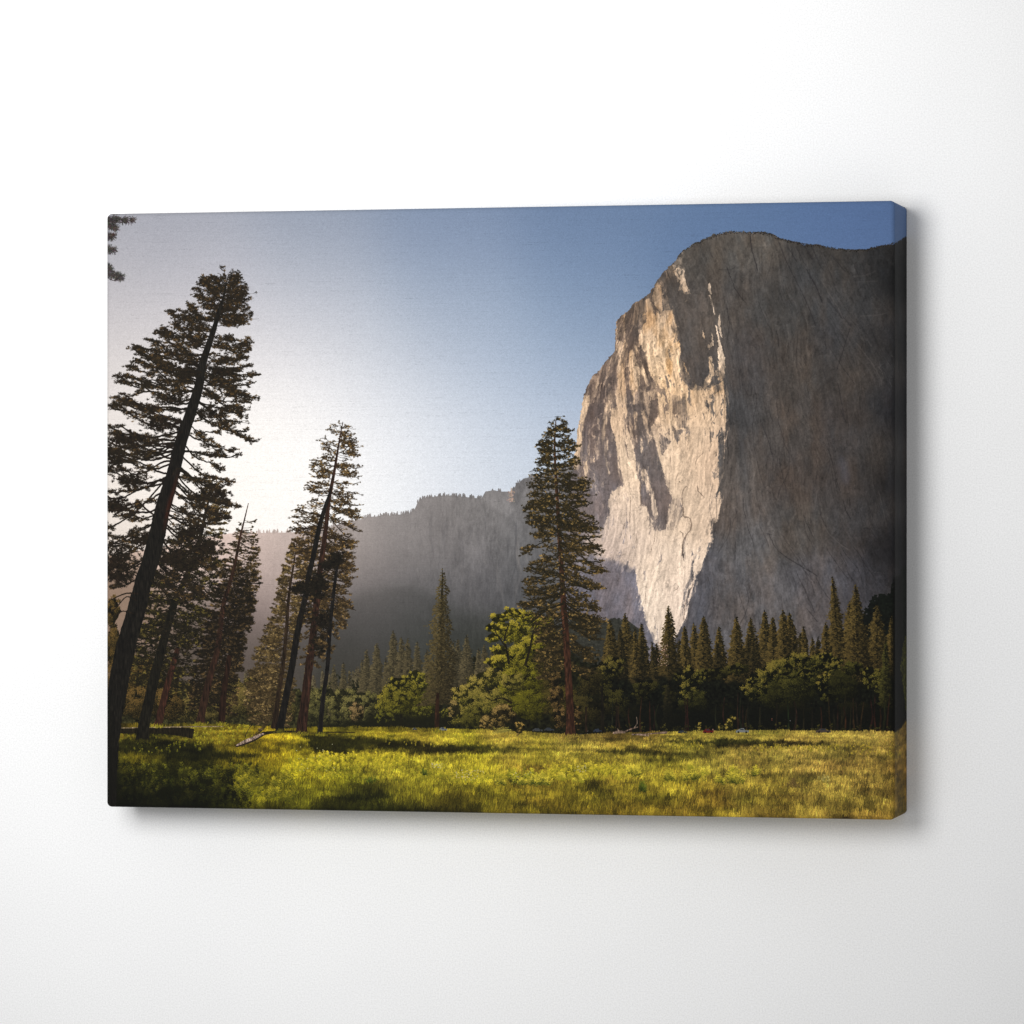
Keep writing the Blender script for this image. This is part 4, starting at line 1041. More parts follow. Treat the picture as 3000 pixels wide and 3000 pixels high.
    # warm rim where the low sun burns round the trunk
    q = smooth_path([(x + w * .36, y, w * .2) for x, y, w in GP if 1330 < y < 1640], 10)
    q[:, 2] *= np.sin(np.linspace(0, math.pi, len(q))) + .1
    m = blur(poly_mask(path_poly(q)).astype(np.float32), 4) * .55
    lay(m, c(72, 26, 14))
    pine(GP, gpl, gpr, 14, gla, gra, tgp, tuft=6, tk=8, dens=.8, crown=(850, 1150), br_w=1.0)
    # bare lower limbs
    for pts in ([(455, 1512, 5), (425, 1490, 5), (405, 1470, 4), (380, 1480, 3), (330, 1492, 3)], [(515, 1312, 4), (495, 1300, 4), (470, 1302, 3), (430, 1320, 3), (380, 1330, 2), (330, 1340, 2)], [(505, 1345, 3), (470, 1340, 3), (400, 1345, 2), (330, 1335, 2)],
                [(480, 1522, 4), (528, 1520, 3), (550, 1545, 3), (575, 1575, 2)], [(405, 1740, 5), (370, 1738, 4), (335, 1752, 3), (310, 1765, 3)], [(400, 1760, 4), (370, 1748, 3), (340, 1780, 3), (315, 1800, 2)], [(395, 1800, 4), (360, 1790, 3), (330, 1810, 2)],
                [(440, 1700, 5), (470, 1722, 4), (500, 1766, 3)], [(430, 1740, 4), (460, 1752, 3), (480, 1775, 2)], [(480, 1500, 3), (500, 1497, 3), (530, 1510, 3), (560, 1540, 2)], [(535, 1262, 4), (500, 1290, 3), (440, 1282, 3), (370, 1262, 2)],
                [(500, 1400, 3), (520, 1372, 3), (560, 1395, 2), (600, 1440, 2)]):
        trunk(pts, (26, 20, 14))
    fill([(285, 1980), (312, 1990), (330, 2200), (345, 2300), (300, 2400), (280, 2400)], c(14, 13, 9), soft=10, alpha=.8)
    for bx, by, bw, cl in ((886, 2150, 30, (96, 88, 24)), (819, 2143, 24, (80, 74, 20)), (936, 2152, 18, (110, 102, 26)), (1671, 2158, 40, (128, 108, 44)), (586, 2122, 24, (110, 102, 26)), (648, 2122, 20, (110, 102, 26)), (462, 2128, 22, (120, 110, 28)),
                           (416, 2172, 46, (44, 42, 12)), (1279, 2143, 16, (120, 110, 30)), (420, 2186, 50, (36, 36, 10))):
        n = int(bw * 3)
        x = RNG.normal(bx, bw * .45, n); y = by + RNG.uniform(-1, 6, n)
        strokes(x, y, x + RNG.normal(1, 1.5, n), y - RNG.uniform(3, 10, n), .5, jit(c(*cl), n, .25))
    # sprays of the tree outside the frame, top left
    for x0, y0, x1, y1, n in ((300, 640, 388, 645, 40), (300, 655, 340, 668, 26), (300, 690, 330, 692, 22), (300, 728, 332, 732, 18), (300, 775, 322, 790, 16), (300, 800, 356, 812, 34)):
        t = RNG.random(n)
        x = x0 + (x1 - x0) * t; y = y0 + (y1 - y0) * t
        k = 16
        a = RNG.normal(.2, 1.1, (n, k)); ln = RNG.uniform(5, 17, (n, k))
        cc = jit(c(52, 48, 46), n * k, .32, .12)
        X = np.repeat(x, k); Y = np.repeat(y, k)
        strokes(X, Y, X + np.cos(a).ravel() * ln.ravel(), Y + np.sin(a).ravel() * ln.ravel(), .8, cc)
    trunk([(305, 808, 2), (320, 818, 2), (338, 821, 2), (352, 806, 1.5)], (36, 30, 30))
    trunk([(305, 646, 3), (340, 652, 2), (370, 650, 1.5)], (40, 32, 30))


# -------------------------------------------------------------- meadow
def paint_meadow():
    global IMG
    top = [(290, 2122), (420, 2124), (700, 2126), (830, 2138), (980, 2134), (1120, 2133), (1366, 2140), (1500, 2146), (1692, 2156), (1800, 2150), (2040, 2146), (2216, 2143), (2604, 2146), (2624, 2146), (2640, 2134), (2652, 2114), (2664, 2108)]
    m = poly_mask(top + [(2680, 2480), (280, 2480)])
    C = [(330, 2140, 120, 110, 28), (500, 2130, 116, 112, 30), (330, 2210, 60, 64, 16), (450, 2180, 84, 84, 20), (560, 2200, 66, 68, 14), (640, 2160, 116, 112, 26), (700, 2210, 124, 118, 22), (800, 2200, 140, 130, 24), (400, 2225, 100, 98, 18), (450, 2290, 42, 54, 12), (560, 2260, 56, 62, 12),
         (330, 2300, 36, 46, 12), (600, 2320, 46, 58, 12), (450, 2350, 22, 26, 8), (320, 2350, 16, 18, 8), (650, 2350, 52, 58, 12), (700, 2290, 92, 98, 18), (780, 2310, 108, 110, 20), (850, 2250, 140, 138, 24), (900, 2330, 94, 96, 20), (850, 2360, 74, 78, 16),
         (900, 2150, 134, 128, 26), (1100, 2146, 150, 138, 32), (1000, 2180, 112, 108, 26), (950, 2230, 158, 150, 30), (1100, 2220, 140, 132, 34), (1150, 2250, 150, 142, 36), (1000, 2280, 118, 120, 24), (1080, 2330, 74, 76, 18), (1000, 2370, 66, 66, 14), (1250, 2290, 122, 116, 28), (1200, 2340, 92, 88, 20),
         (1250, 2160, 150, 134, 38), (1300, 2230, 148, 140, 36), (1400, 2260, 146, 138, 32), (1400, 2330, 108, 98, 24), (1300, 2375, 84, 74, 18), (1500, 2170, 148, 132, 46), (1550, 2230, 134, 122, 36), (1550, 2290, 132, 116, 32), (1500, 2360, 104, 92, 24), (1700, 2180, 154, 134, 54), (1700, 2250, 148, 138, 36),
         (1700, 2320, 118, 104, 28), (1650, 2380, 98, 84, 22), (1850, 2170, 132, 112, 44), (1850, 2230, 156, 142, 42), (1850, 2310, 136, 120, 34), (1850, 2380, 112, 94, 26), (2000, 2160, 140, 122, 44), (2050, 2210, 148, 130, 48), (2000, 2280, 146, 130, 36), (2050, 2370, 126, 104, 32), (2200, 2160, 158, 138, 52),
         (2200, 2230, 146, 122, 52), (2200, 2290, 140, 122, 40), (2250, 2370, 138, 114, 40), (2400, 2165, 164, 140, 56), (2400, 2220, 140, 112, 50), (2400, 2290, 150, 126, 50), (2400, 2380, 140, 116, 44), (2580, 2165, 166, 140, 60), (2580, 2240, 146, 116, 50), (2580, 2320, 148, 122, 50), (2580, 2390, 128, 102, 38),
         (2650, 2150, 120, 94, 40), (2650, 2250, 124, 90, 34), (2650, 2350, 112, 88, 34)]
    base = field(C, 40) / 255. * np.array([.93, .905, .94], np.float32)
    base = base ** 1.06 * 1.08
    wl = np.clip((1250 - GX) / 600, 0, 1)
    base[..., 0] *= 1 + .07 * wl; base[..., 1] *= 1 - .02 * wl
    base[..., 0] *= 1 - .05 * np.clip((GX - 1500) / 800, 0, 1)
    # cloud-and-tree shadows thrown across the grass
    c3 = lambda pts: [(280 + x / 2.415, 1640 + y / 2.415) for x, y in pts]
    c7 = lambda pts: [(900 + x * .4658, 1700 + y * .4658) for x, y in pts]
    c8 = lambda pts: [(1750 + x * .5176, 1600 + y * .5176) for x, y in pts]
    sh = np.zeros((TH, TT), np.float32)
    for pl, a, s in ((c3([(80, 1290), (400, 1255), (680, 1290), (800, 1335), (1000, 1365), (1200, 1400), (900, 1430), (500, 1440), (440, 1385), (150, 1370), (80, 1380)]), .62, 6), (c3([(150, 1195), (690, 1190), (690, 1245), (400, 1260), (140, 1240)]), .6, 3),
                     (c3([(60, 1560), (900, 1620), (1050, 1760), (60, 1760)]), .45, 16), (c3([(1250, 1310), (1450, 1290), (1950, 1320), (1950, 1360), (1600, 1370), (1300, 1340)]), .35, 6), (c3([(1650, 1660), (1950, 1640), (1950, 1720), (1700, 1750)]), .45, 14),
                     (c7([(0, 972), (200, 975), (500, 1000), (900, 1040), (1100, 1040), (1300, 1062), (1340, 1085), (1000, 1082), (760, 1104), (650, 1095), (400, 1068), (200, 1092), (0, 1085)]), .62, 5), (c7([(250, 1340), (480, 1330), (520, 1390), (300, 1430), (100, 1420)]), .6, 10), (c7([(200, 1290), (420, 1270), (640, 1300), (500, 1330), (300, 1320)]), .3, 6), (c7([(-100, 1180), (150, 1170), (330, 1210), (150, 1230)]), .28, 6), (c3([(1050, 1480), (1350, 1500), (1300, 1560), (1100, 1540)]), .35, 6),
                     (c7([(0, 1400), (700, 1420), (1100, 1440), (1100, 1480), (0, 1480)]), .45, 10), (c7([(750, 1370), (1050, 1400), (900, 1420)]), .35, 8), (c7([(1360, 1095), (1932, 1110), (1932, 1135), (1500, 1130)]), .25, 5), (c7([(1700, 1290), (1800, 1280), (1900, 1390), (1760, 1340)]), .4, 6),
                     (c8([(250, 1095), (450, 1100), (700, 1098), (1050, 1108), (1330, 1126), (1300, 1136), (1000, 1135), (850, 1144), (650, 1134), (450, 1112)]), .60, 3), (c8([(0, 1158), (300, 1142), (355, 1150), (360, 1184), (120, 1186), (0, 1184)]), .45, 3),
                     (c8([(0, 1080), (400, 1085), (400, 1100), (0, 1108)]), .3, 3), (c8([(360, 1180), (650, 1175), (750, 1190), (500, 1210), (360, 1205)]), .35, 4), (c8([(600, 1420), (900, 1450), (1000, 1520), (750, 1500)]), .22, 12), (c8([(0, 1400), (90, 1430), (150, 1470), (0, 1480)]), .35, 10),
                     (c8([(1100, 1300), (1200, 1310), (1250, 1350), (1100, 1340)]), .2, 8), (c8([(1550, 1310), (1750, 1320), (1750, 1345), (1500, 1335)]), .25, 8), (c8([(1380, 1420), (1460, 1450), (1400, 1480)]), .3, 6), (c7([(360, 1180), (420, 1200), (400, 1250), (360, 1240)]), .4, 5),
                     (c7([(700, 1180), (750, 1210), (720, 1260)]), .25, 6), (c7([(1260, 1230), (1330, 1240), (1330, 1300), (1270, 1290)]), .5, 4), (c7([(500, 975), (560, 985), (540, 1020)]), .5, 4)):
        add_mask(sh, pl, a, s)
    near = np.clip((GY - 2140) / 240, 0, 1)
    sh = warp(sh, noise(TH, TT, 26, 10, 3) * 12, noise(TH, TT, 12, 8, 3) * 3.2)
    sh = np.clip(sh * 1.38, 0, .93)
    base = base * (1 - sh[..., None]) + sh[..., None] * c(14, 15, 5)
    lfd = np.clip((900 - GX) / 350, 0, 1) * np.clip((GY - 2190) / 60, 0, 1)
    base = base * (1 - .22 * lfd)[..., None]
    lq = base.mean(axis=2, keepdims=True); base = lq + (base - lq) * .97
    und = noise(TH, TT, 140, 9, 4, .6); und2 = noise(TH, TT, 60, 22, 3, .6)
    base = base * (1 + (und * .13 + und2 * .11)[..., None])
    tint = noise(TH, TT, 120, 26, 3)
    mott = noise(TH, TT, 16, 7, 4, .7)
    base = base * (1 + mott * .085)[..., None]
    base = base + tint[..., None] * c(3, 1, 1) * np.clip((GX - 900) / 700, 0, 1)[..., None]
    base = np.clip(base, .02, 1)
    lay(m, base)
    # grass blades, far to near
    n = 230000
    ex = RNG.uniform(285, 2668, n)
    ty = np.interp(ex, [p[0] for p in top], [p[1] for p in top])
    ey = ty + (2440 - ty) * RNG.random(n) ** 1.15
    o = np.argsort(ey); ex, ey = ex[o], ey[o]
    dn = np.clip((ey - 2130) / 270, 0, 1)
    u, v = P(ex, ey)
    ui = np.clip(u, 0, TT - 1).astype(int); vi = np.clip(v, 0, TH - 1).astype(int)
    bc = base[vi, ui]
    g = RNG.random(n)
    k = np.where(g < .3, RNG.uniform(.70, .88, n), np.where(g < .8, RNG.uniform(.88, 1.08, n), RNG.uniform(1.08, 1.36, n)))
    cc = bc * k[:, None] * (1 + RNG.normal(0, .025, (n, 3)))
    ln = (2.5 + 13 * dn) * RNG.uniform(.5, 1.2, n)
    wind = .16 * np.sin(ex * .008 + ey * .02) + RNG.normal(.10, .22, n)
    sl = np.where(ex > 2622, 4.0 / 36 * 2, 1)
    for a_, b_ in ((0, n // 2), (n // 2, n)):
        q = slice(a_, b_)
        strokes(ex[q], ey[q], ex[q] + wind[q] * ln[q] * sl[q], ey[q] - ln[q], .5, np.clip(cc[q], 0, 1).astype(np.float32), bend=RNG.normal(0, .05, b_ - a_), col2=np.clip(cc[q] * 1.12, 0, 1).astype(np.float32))
    n = 16000
    ex = RNG.uniform(320, 2655, n); ey = 2165 + 230 * RNG.random(n) ** .8
    dn = (ey - 2150) / 250
    bc = base[np.clip(P(ex, ey)[1], 0, TH - 1).astype(int), np.clip(P(ex, ey)[0], 0, TT - 1).astype(int)]
    ln = (6 + 16 * dn) * RNG.uniform(.6, 1.3, n)
    kk = np.where(gated(ex, ey, .2), RNG.uniform(1.1, 1.5, n), RNG.uniform(.55, .88, n))
    strokes(ex, ey, ex + RNG.normal(.12, .16, n) * ln, ey - ln, .5, np.clip(bc * kk[:, None], 0, 1).astype(np.float32), bend=RNG.normal(0, .06, n))
    # uneven grass fringe against the dark wood
    n = 5200
    ex = RNG.uniform(300, 2655, n); ty = np.interp(ex, [p[0] for p in top], [p[1] for p in top])
    ln = RNG.uniform(2, 6, n) + 4 * (np.sin(ex * .05) > .6) * RNG.random(n)
    bc = base[np.clip(P(ex, ty + 8)[1], 0, TH - 1).astype(int), np.clip(P(ex, ty)[0], 0, TT - 1).astype(int)]
    strokes(ex, ty + 3, ex + RNG.normal(0, 1, n), ty + 1 - ln, .6, np.clip(bc * RNG.uniform(.6, 1.3, (n, 1)), 0, 1).astype(np.float32))

    # leafy weeds: bright where the sun strikes, deep green in the fern bed
    def weed(x, y, h, col, dark, k=None, spread=.32):
        k = k or int(9 + h * .7)
        br = RNG.uniform(.85, 1.22)
        col = [q * br for q in col]; col[1] *= .94
        t = RNG.random(k) ** .8
        sx = x + RNG.normal(0, 1, k) * h * .10
        yy = y - h * t
        a = RNG.choice([-1, 1], k) * RNG.uniform(.2, 1.1, k)
        ln = h * RNG.uniform(.14, spread, k) * (1.15 - .7 * t)
        s = np.clip(.05 + 1.1 * t + RNG.normal(0, .25, k), 0, 1)[:, None]
        cc = (c(*dark) * (1 - s) + c(*col) * s)
        o = np.argsort(s[:, 0])
        strokes(sx[o], yy[o], (sx + np.sin(a) * ln * 1.4)[o], (yy - np.cos(a) * ln * .8)[o], .9, np.clip(cc[o], 0, 1).astype(np.float32))

    # fern bed
    for _ in range(560):
        y = RNG.uniform(2245, 2368); x = RNG.uniform(300, 760 - (y - 2245) * .2)
        f = RNG.random()
        b_ = np.clip(1.1 - (y - 2250) / 120, .22, 1.1) * (.3 + 1.1 * (math.sin(x * .045 + y * .06) * math.sin(x * .021 - y * .05 + 1) > -.1) * RNG.random()) * np.clip((x - 270) / 160, .4, 1)
        weed(x, y, RNG.uniform(12, 24), (96 * b_, 98 * b_, 24 * b_), (13, 16, 6), spread=.5)
    for _ in range(60):
        x = RNG.uniform(690, 860); y = RNG.uniform(2275, 2345) + (x - 690) * .05
        weed(x, y, RNG.uniform(20, 36), (122, 118, 28), (38, 44, 11))
    for _ in range(26):
        x = RNG.normal(712, 16); weed(x, RNG.uniform(2290, 2320), RNG.uniform(16, 28), (144, 138, 32), (48, 52, 12))
    for _ in range(26):
        x = RNG.normal(800, 20); weed(x, RNG.uniform(2300, 2350) - (x - 800) * .6, RNG.uniform(16, 28), (150, 144, 34), (50, 54, 13))
    # ground plants near the fallen log
    for _ in range(90):
        x = RNG.uniform(560, 740); y = RNG.uniform(2130, 2185)
        weed(x, y, RNG.uniform(7, 13), (150, 146, 36), (84, 84, 20))
    for _ in range(60):
        x = RNG.uniform(330, 600); y = RNG.uniform(2150, 2210)
        weed(x, y, RNG.uniform(7, 13), (108, 108, 26), (50, 54, 12))
    # bright weeds, mid meadow
    for x0, x1, y0, y1, n, hh, cl, dk in ((900, 1190, 2215, 2250, 220, (9, 18), (196, 184, 44), (120, 118, 24)), (820, 960, 2225, 2270, 80, (10, 18), (182, 174, 36), (100, 102, 20)), (930, 1050, 2250, 2280, 50, (10, 16), (166, 160, 40), (90, 94, 20)), (1040, 1330, 2250, 2290, 60, (9, 16), (160, 154, 38), (100, 100, 24)),
                                          (1590, 1830, 2250, 2290, 130, (12, 22), (196, 186, 48), (110, 108, 24)), (1360, 1420, 2255, 2300, 26, (12, 20), (186, 178, 44), (100, 104, 22)), (1270, 1480, 2270, 2295, 70, (10, 20), (180, 170, 44), (106, 104, 24)),
                                          (1490, 1590, 2260, 2300, 40, (14, 26), (180, 176, 44), (64, 74, 16)), (1640, 1780, 2215, 2240, 30, (8, 14), (160, 146, 44), (100, 96, 24)), (1100, 1700, 2165, 2190, 70, (4, 8), (158, 146, 44), (96, 92, 24)),
                                          (1960, 2060, 2180, 2200, 40, (5, 9), (168, 156, 48), (100, 96, 24)), (2200, 2460, 2186, 2204, 80, (5, 9), (170, 156, 48), (104, 98, 24)), (2480, 2640, 2180, 2220, 60, (5, 9), (172, 154, 50), (112, 104, 30))):
        for _ in range(n):
            weed(RNG.uniform(x0, x1), RNG.uniform(y0, y1), RNG.uniform(*hh), cl, dk)
    # single plants of the right-hand meadow
    for x, y, h, s, dk in ((1862, 2272, 36, 30, 1), (1845, 2268, 28, 10, 1), (1958, 2286, 44, 28, 1), (2028, 2284, 52, 36, 1), (2020, 2250, 30, 20, 0), (2065, 2270, 34, 16, 0), (2108, 2292, 38, 24, 1), (2150, 2296, 54, 40, 1), (2150, 2262, 26, 26, 0),
                           (2211, 2272, 38, 22, 1), (1884, 2320, 38, 20, 2), (1590, 2300, 48, 36, 1), (1560, 2300, 40, 30, 1), (1460, 2300, 30, 24, 1), (1520, 2296, 30, 30, 1), (2325, 2305, 30, 22, 3), (2412, 2288, 20, 24, 4), (1640, 2280, 26, 24, 0), (1700, 2290, 24, 30, 0), (1085, 2290, 26, 20, 2), (1240, 2270, 22, 18, 2)):
        cl, d_ = [((196, 186, 56), (110, 110, 26)), ((186, 178, 52), (30, 40, 10)), ((84, 100, 26), (22, 32, 8)), ((104, 88, 44), (60, 48, 22)), ((176, 170, 90), (70, 66, 20))][dk]
        for _ in range(int(s * .55)):
            xx = x + RNG.normal(0, s * .38)
            weed(xx, y + RNG.uniform(-4, 6), h * RNG.uniform(.4, .8) * (1 - .4 * min(1, abs(xx - x) / s)), cl, d_)
    # pale flower heads
    for x0, x1, y0, y1, n in ((1330, 1420, 2255, 2285, 40), (1260, 1300, 2235, 2250, 26), (1680, 1720, 2240, 2262, 18), (860, 980, 2180, 2260, 18), (1500, 1560, 2260, 2280, 10)):
        dots(RNG.uniform(x0, x1, n), RNG.uniform(y0, y1, n), 1.0, jit(c(176, 166, 132), n, .12))
    # vignette shading of the bottom edge painted into the print, strongest at left
    e = np.clip((GY - (2354 + (GX - 311) * .0165)) / 16, 0, 1) * np.clip((1900 - GX) / 1500, .0, 1) * .55
    IMG = IMG * (1 - e[..., None])


def paint_details():
    global IMG
    # long fallen log at the left
    trunk([(330, 2142, 14), (450, 2140, 18), (520, 2142, 26), (566, 2150, 30)], (24, 20, 12))
    trunk([(342, 2133, 2), (450, 2131, 2.5), (560, 2129, 3), (655, 2128, 2.5)], (120, 104, 80))
    # weathered log
    trunk([(690, 2186, 7), (715, 2176, 13), (745, 2164, 13), (772, 2150, 9), (800, 2146, 5)], (28, 23, 17))
    trunk([(692, 2184, 3), (715, 2173, 9), (745, 2161, 9), (770, 2149, 6), (782, 2144, 3)], (148, 126, 112), (182, 160, 146))
    n = 26
    t = RNG.random(n)
    x = 695 + 80 * t; y = 2184 - 38 * t
    strokes(x, y - 4, x + 5, y + 4, .8, jit(c(50, 38, 32), n, .2))
    trunk([(718, 2162, 2), (722, 2146, 2), (740, 2118, 1.5)], (34, 28, 18))
    trunk([(765, 2146, 3), (790, 2146, 8), (840, 2143, 6), (900, 2146, 4)], (30, 24, 14))
    trunk([(870, 2150, 2), (960, 2146, 3), (1040, 2146, 2)], (40, 34, 14))
    # dead wood on the right
    for pts, cl in (([(1796, 2148, 6), (1812, 2144, 9), (1832, 2146, 6)], (112, 92, 78)), ([(1828, 2144, 4), (1848, 2136, 4), (1868, 2130, 3)], (90, 72, 60)), ([(1858, 2132, 3), (1866, 2118, 3), (1864, 2100, 1.5)], (96, 82, 70)),
                    ([(1850, 2152, 4), (1875, 2152, 5), (1900, 2156, 3)], (120, 100, 88)), ([(1880, 2152, 3), (1925, 2148, 4), (1950, 2146, 8), (1954, 2148, 3)], (100, 80, 68)), ([(1812, 2142, 2), (1808, 2134, 2)], (120, 100, 86))):
        trunk(pts, cl, (146, 122, 104))
    # the far cars on the road at the wood's edge
    def car(x, y, w, h, col, glass=(40, 44, 50), pick=False):
        body = [(x - w / 2, y), (x - w / 2, y - h * .45), (x - w * .40, y - h * .55), (x - w * .22 if not pick else x - w * .12, y - h), (x + w * .12, y - h), (x + w * .22, y - h * .55), (x + w / 2, y - h * .5), (x + w / 2, y)]
        lay(poly_mask(body), c(*col))
        lay(poly_mask([(x - w * .2, y - h * .58), (x - w * .13, y - h * .88), (x + w * .08, y - h * .88), (x + w * .15, y - h * .58)]), c(*glass))
        for s in (-.3, .3):
            xx = np.array([x + s * w]); dots(xx, np.array([y - h * .08]), max(1.5, h * .2), c(14, 14, 14)[None])
    car(2174, 2146, 38, 12, (112, 114, 112), pick=True)
    car(2074, 2147, 30, 12, (90, 22, 24)); car(2412, 2146, 44, 12, (66, 56, 48)); car(1998, 2147, 26, 7, (44, 50, 54))
    car(1574, 2142, 30, 9, (56, 58, 58)); car(1608, 2141, 30, 9, (46, 49, 52)); car(1750, 2144, 24, 9, (40, 46, 58)); car(1297, 2140, 24, 9, (98, 102, 102)); car(1214, 2138, 14, 6, (80, 80, 80))
    dots(np.array([2088., 2091.]), np.array([2137., 2140.]), 1.6, np.array([c(150, 110, 96), c(120, 80, 70)]))
    # bushes at the meadow's far edge
    YB = ((30, 32, 10), (96, 94, 34), (156, 148, 62))
    leafy([(2138, 2128, 14, 18), (2142, 2106, 12, 16, 1.1), (2134, 2118, 13, 14, 1.1)], YB, body=True)
    leafy([(2050, 2134, 8, 10), (2049, 2120, 5, 8, 1.1), (2104, 2134, 7, 8, .8)], YB)
    leafy([(1520, 2136, 17, 20, 1.1), (1516, 2124, 14, 14, 1.1)], ((40, 38, 14), (110, 98, 42), (156, 138, 66)))
    n = 40
    strokes(RNG.uniform(1440, 1500, n), RNG.uniform(2130, 2150, n), RNG.uniform(1440, 1500, n), RNG.uniform(2128, 2146, n), .6, jit(c(120, 108, 46), n, .2))
    # specks of light in the black wood
    n = 26
    dots(RNG.uniform(2180, 2600, n), RNG.uniform(2060, 2140, n), .9, jit(c(70, 56, 40), n, .3))
    dots(np.array([2261., 2261., 2314.]), np.array([2106., 2110., 2112.]), 1.3, np.array([c(150, 90, 70), c(110, 60, 50), c(130, 130, 130)]))


def paint_weave():
    """ink on cotton: slubs, thread rows and grain"""
    global IMG
    g = RNG.standard_normal((TH, TT)).astype(np.float32)
    g2 = noise(TH, TT, 3, 2, 1)
    rows = RNG.standard_normal((TH, 1)).astype(np.float32) * .004
    sl = noise(TH, TT, 90, 2, 2, .8)
    sl = np.clip(sl - 1.3, 0, 1.2) * -.055
    dash = (noise(TH, TT, 4, 1.6, 1) > .2)
    yy = 0
    while yy < TH - 3:
        yy += int(RNG.uniform(4, 13)); seg = noise(1, TT, 60, 1, 2)[0]; a = RNG.uniform(.02, .06)
        tk = (RNG.random(TT) < .62)
        sl[min(yy, TH - 2)] -= np.clip(seg + .2, 0, 1) * a * tk * 1.6
        sl[min(yy + 1, TH - 1)] -= np.clip(seg + .2, 0, 1) * a * tk
    k = 1 + g * .016 + g2 * .014 + rows + sl * dash
    add = (g * .006)[..., None]
    IMG = np.clip(IMG * k[..., None] + add, 0, 1)
    # ink never gets fully black
    IMG = IMG * .98 + .011


paint_sky()
paint_ridge()
paint_cliff()
paint_forest_back()
paint_forest_right()
paint_mid_trees()
paint_meadow()
paint_details()
paint_pines()
paint_weave()

PRINT = bpy.data.images.new("landscape_print", TT, TH, alpha=False, float_buffer=False)
buf = np.ones((TH, TT, 4), np.float32)
buf[..., :3] = IMG[::-1]
PRINT.pixels.foreach_set(buf.ravel())
PRINT.update()
PRINT.pack()

# ------------------------------------------------------------------
# Scene
# ------------------------------------------------------------------
scene = bpy.context.scene
col = scene.collection
GAIN = 0.90


def nodes_of(name):
    m = bpy.data.materials.new(name); m.use_nodes = True
    nt = m.node_tree; b = nt.nodes["Principled BSDF"]
    return m, nt, b


def mat_canvas():
    m, nt, b = nodes_of("printed_cotton_canvas")
    uv = nt.nodes.new("ShaderNodeUVMap"); uv.uv_map = "print"
    im = nt.nodes.new("ShaderNodeTexImage"); im.image = PRINT; im.extension = 'MIRROR'; im.interpolation = 'Linear'
    nt.links.new(uv.outputs[0], im.inputs[0])
    mul = nt.nodes.new("ShaderNodeMixRGB"); mul.blend_type = 'MULTIPLY'; mul.inputs[0].default_value = 1
    mul.inputs[2].default_value = (GAIN, GAIN, GAIN, 1)
    nt.links.new(im.outputs[0], mul.inputs[1]); nt.links.new(mul.outputs[0], b.inputs["Base Color"])
    # woven relief
    tc = nt.nodes.new("ShaderNodeTexCoord")
    w1 = nt.nodes.new("ShaderNodeTexWave"); w1.bands_direction = 'X'; w1.inputs["Scale"].default_value = 260; w1.inputs["Distortion"].default_value = .6
    w2 = nt.nodes.new("ShaderNodeTexWave"); w2.bands_direction = 'Z'; w2.inputs["Scale"].default_value = 260; w2.inputs["Distortion"].default_value = .6
    mx = nt.nodes.new("ShaderNodeMath"); mx.operation = 'ADD'
    nt.links.new(tc.outputs["Object"], w1.inputs[0]); nt.links.new(tc.outputs["Object"], w2.inputs[0])
    nt.links.new(w1.outputs["Fac"], mx.inputs[0]); nt.links.new(w2.outputs["Fac"], mx.inputs[1])
    bp = nt.nodes.new("ShaderNodeBump"); bp.inputs["Strength"].default_value = .12; bp.inputs["Distance"].default_value = .0004
    nt.links.new(mx.outputs[0], bp.inputs["Height"]); nt.links.new(bp.outputs[0], b.inputs["Normal"])
    b.inputs["Roughness"].default_value = .85
    b.inputs["Specular IOR Level"].default_value = .12
    return m


def mat_wall():
    m, nt, b = nodes_of("white_painted_plaster")
    tc = nt.nodes.new("ShaderNodeTexCoord")
    n1 = nt.nodes.new("ShaderNodeTexNoise"); n1.inputs["Scale"].default_value = 520; n1.inputs["Detail"].default_value = 3
    n2 = nt.nodes.new("ShaderNodeTexNoise"); n2.inputs["Scale"].default_value = 6; n2.inputs["Detail"].default_value = 3
    nt.links.new(tc.outputs["Object"], n1.inputs["Vector"]); nt.links.new(tc.outputs["Object"], n2.inputs["Vector"])
    r = nt.nodes.new("ShaderNodeValToRGB")
    r.color_ramp.elements[0].position = .25; r.color_ramp.elements[0].color = (.77, .77, .77, 1)
    r.color_ramp.elements[1].position = .75; r.color_ramp.elements[1].color = (.93, .93, .93, 1)
    nt.links.new(n1.outputs["Fac"], r.inputs[0])
    mx = nt.nodes.new("ShaderNodeMixRGB"); mx.blend_type = 'MULTIPLY'; mx.inputs[0].default_value = .05
    nt.links.new(r.outputs[0], mx.inputs[1]); nt.links.new(n2.outputs["Fac"], mx.inputs[2])
    nt.links.new(mx.outputs[0], b.inputs["Base Color"])
    bp = nt.nodes.new("ShaderNodeBump"); bp.inputs["Strength"].default_value = .25; bp.inputs["Distance"].default_value = .0006
    nt.links.new(n1.outputs["Fac"], bp.inputs["Height"]); nt.links.new(bp.outputs[0], b.inputs["Normal"])
    b.inputs["Roughness"].default_value = .95
    b.inputs["Specular IOR Level"].default_value = .1
    return m


MC = mat_canvas(); MW = mat_wall()

# wall: one sheet, wide enough for a step to either side
bm = bmesh.new()
vs = [bm.verts.new(v) for v in ((-4, 0, -3), (4, 0, -3), (4, 0, 3), (-4, 0, 3))]
bm.faces.new(vs)
me = bpy.data.meshes.new("wall"); bm.to_mesh(me); bm.free(); me.materials.append(MW)
wall = bpy.data.objects.new("wall", me); col.objects.link(wall)
wall["kind"] = "structure"; wall["label"] = "plain white wall with a fine plaster grain"
if wall.data.polygons[0].normal.y > 0:
    wall.data.flip_normals()

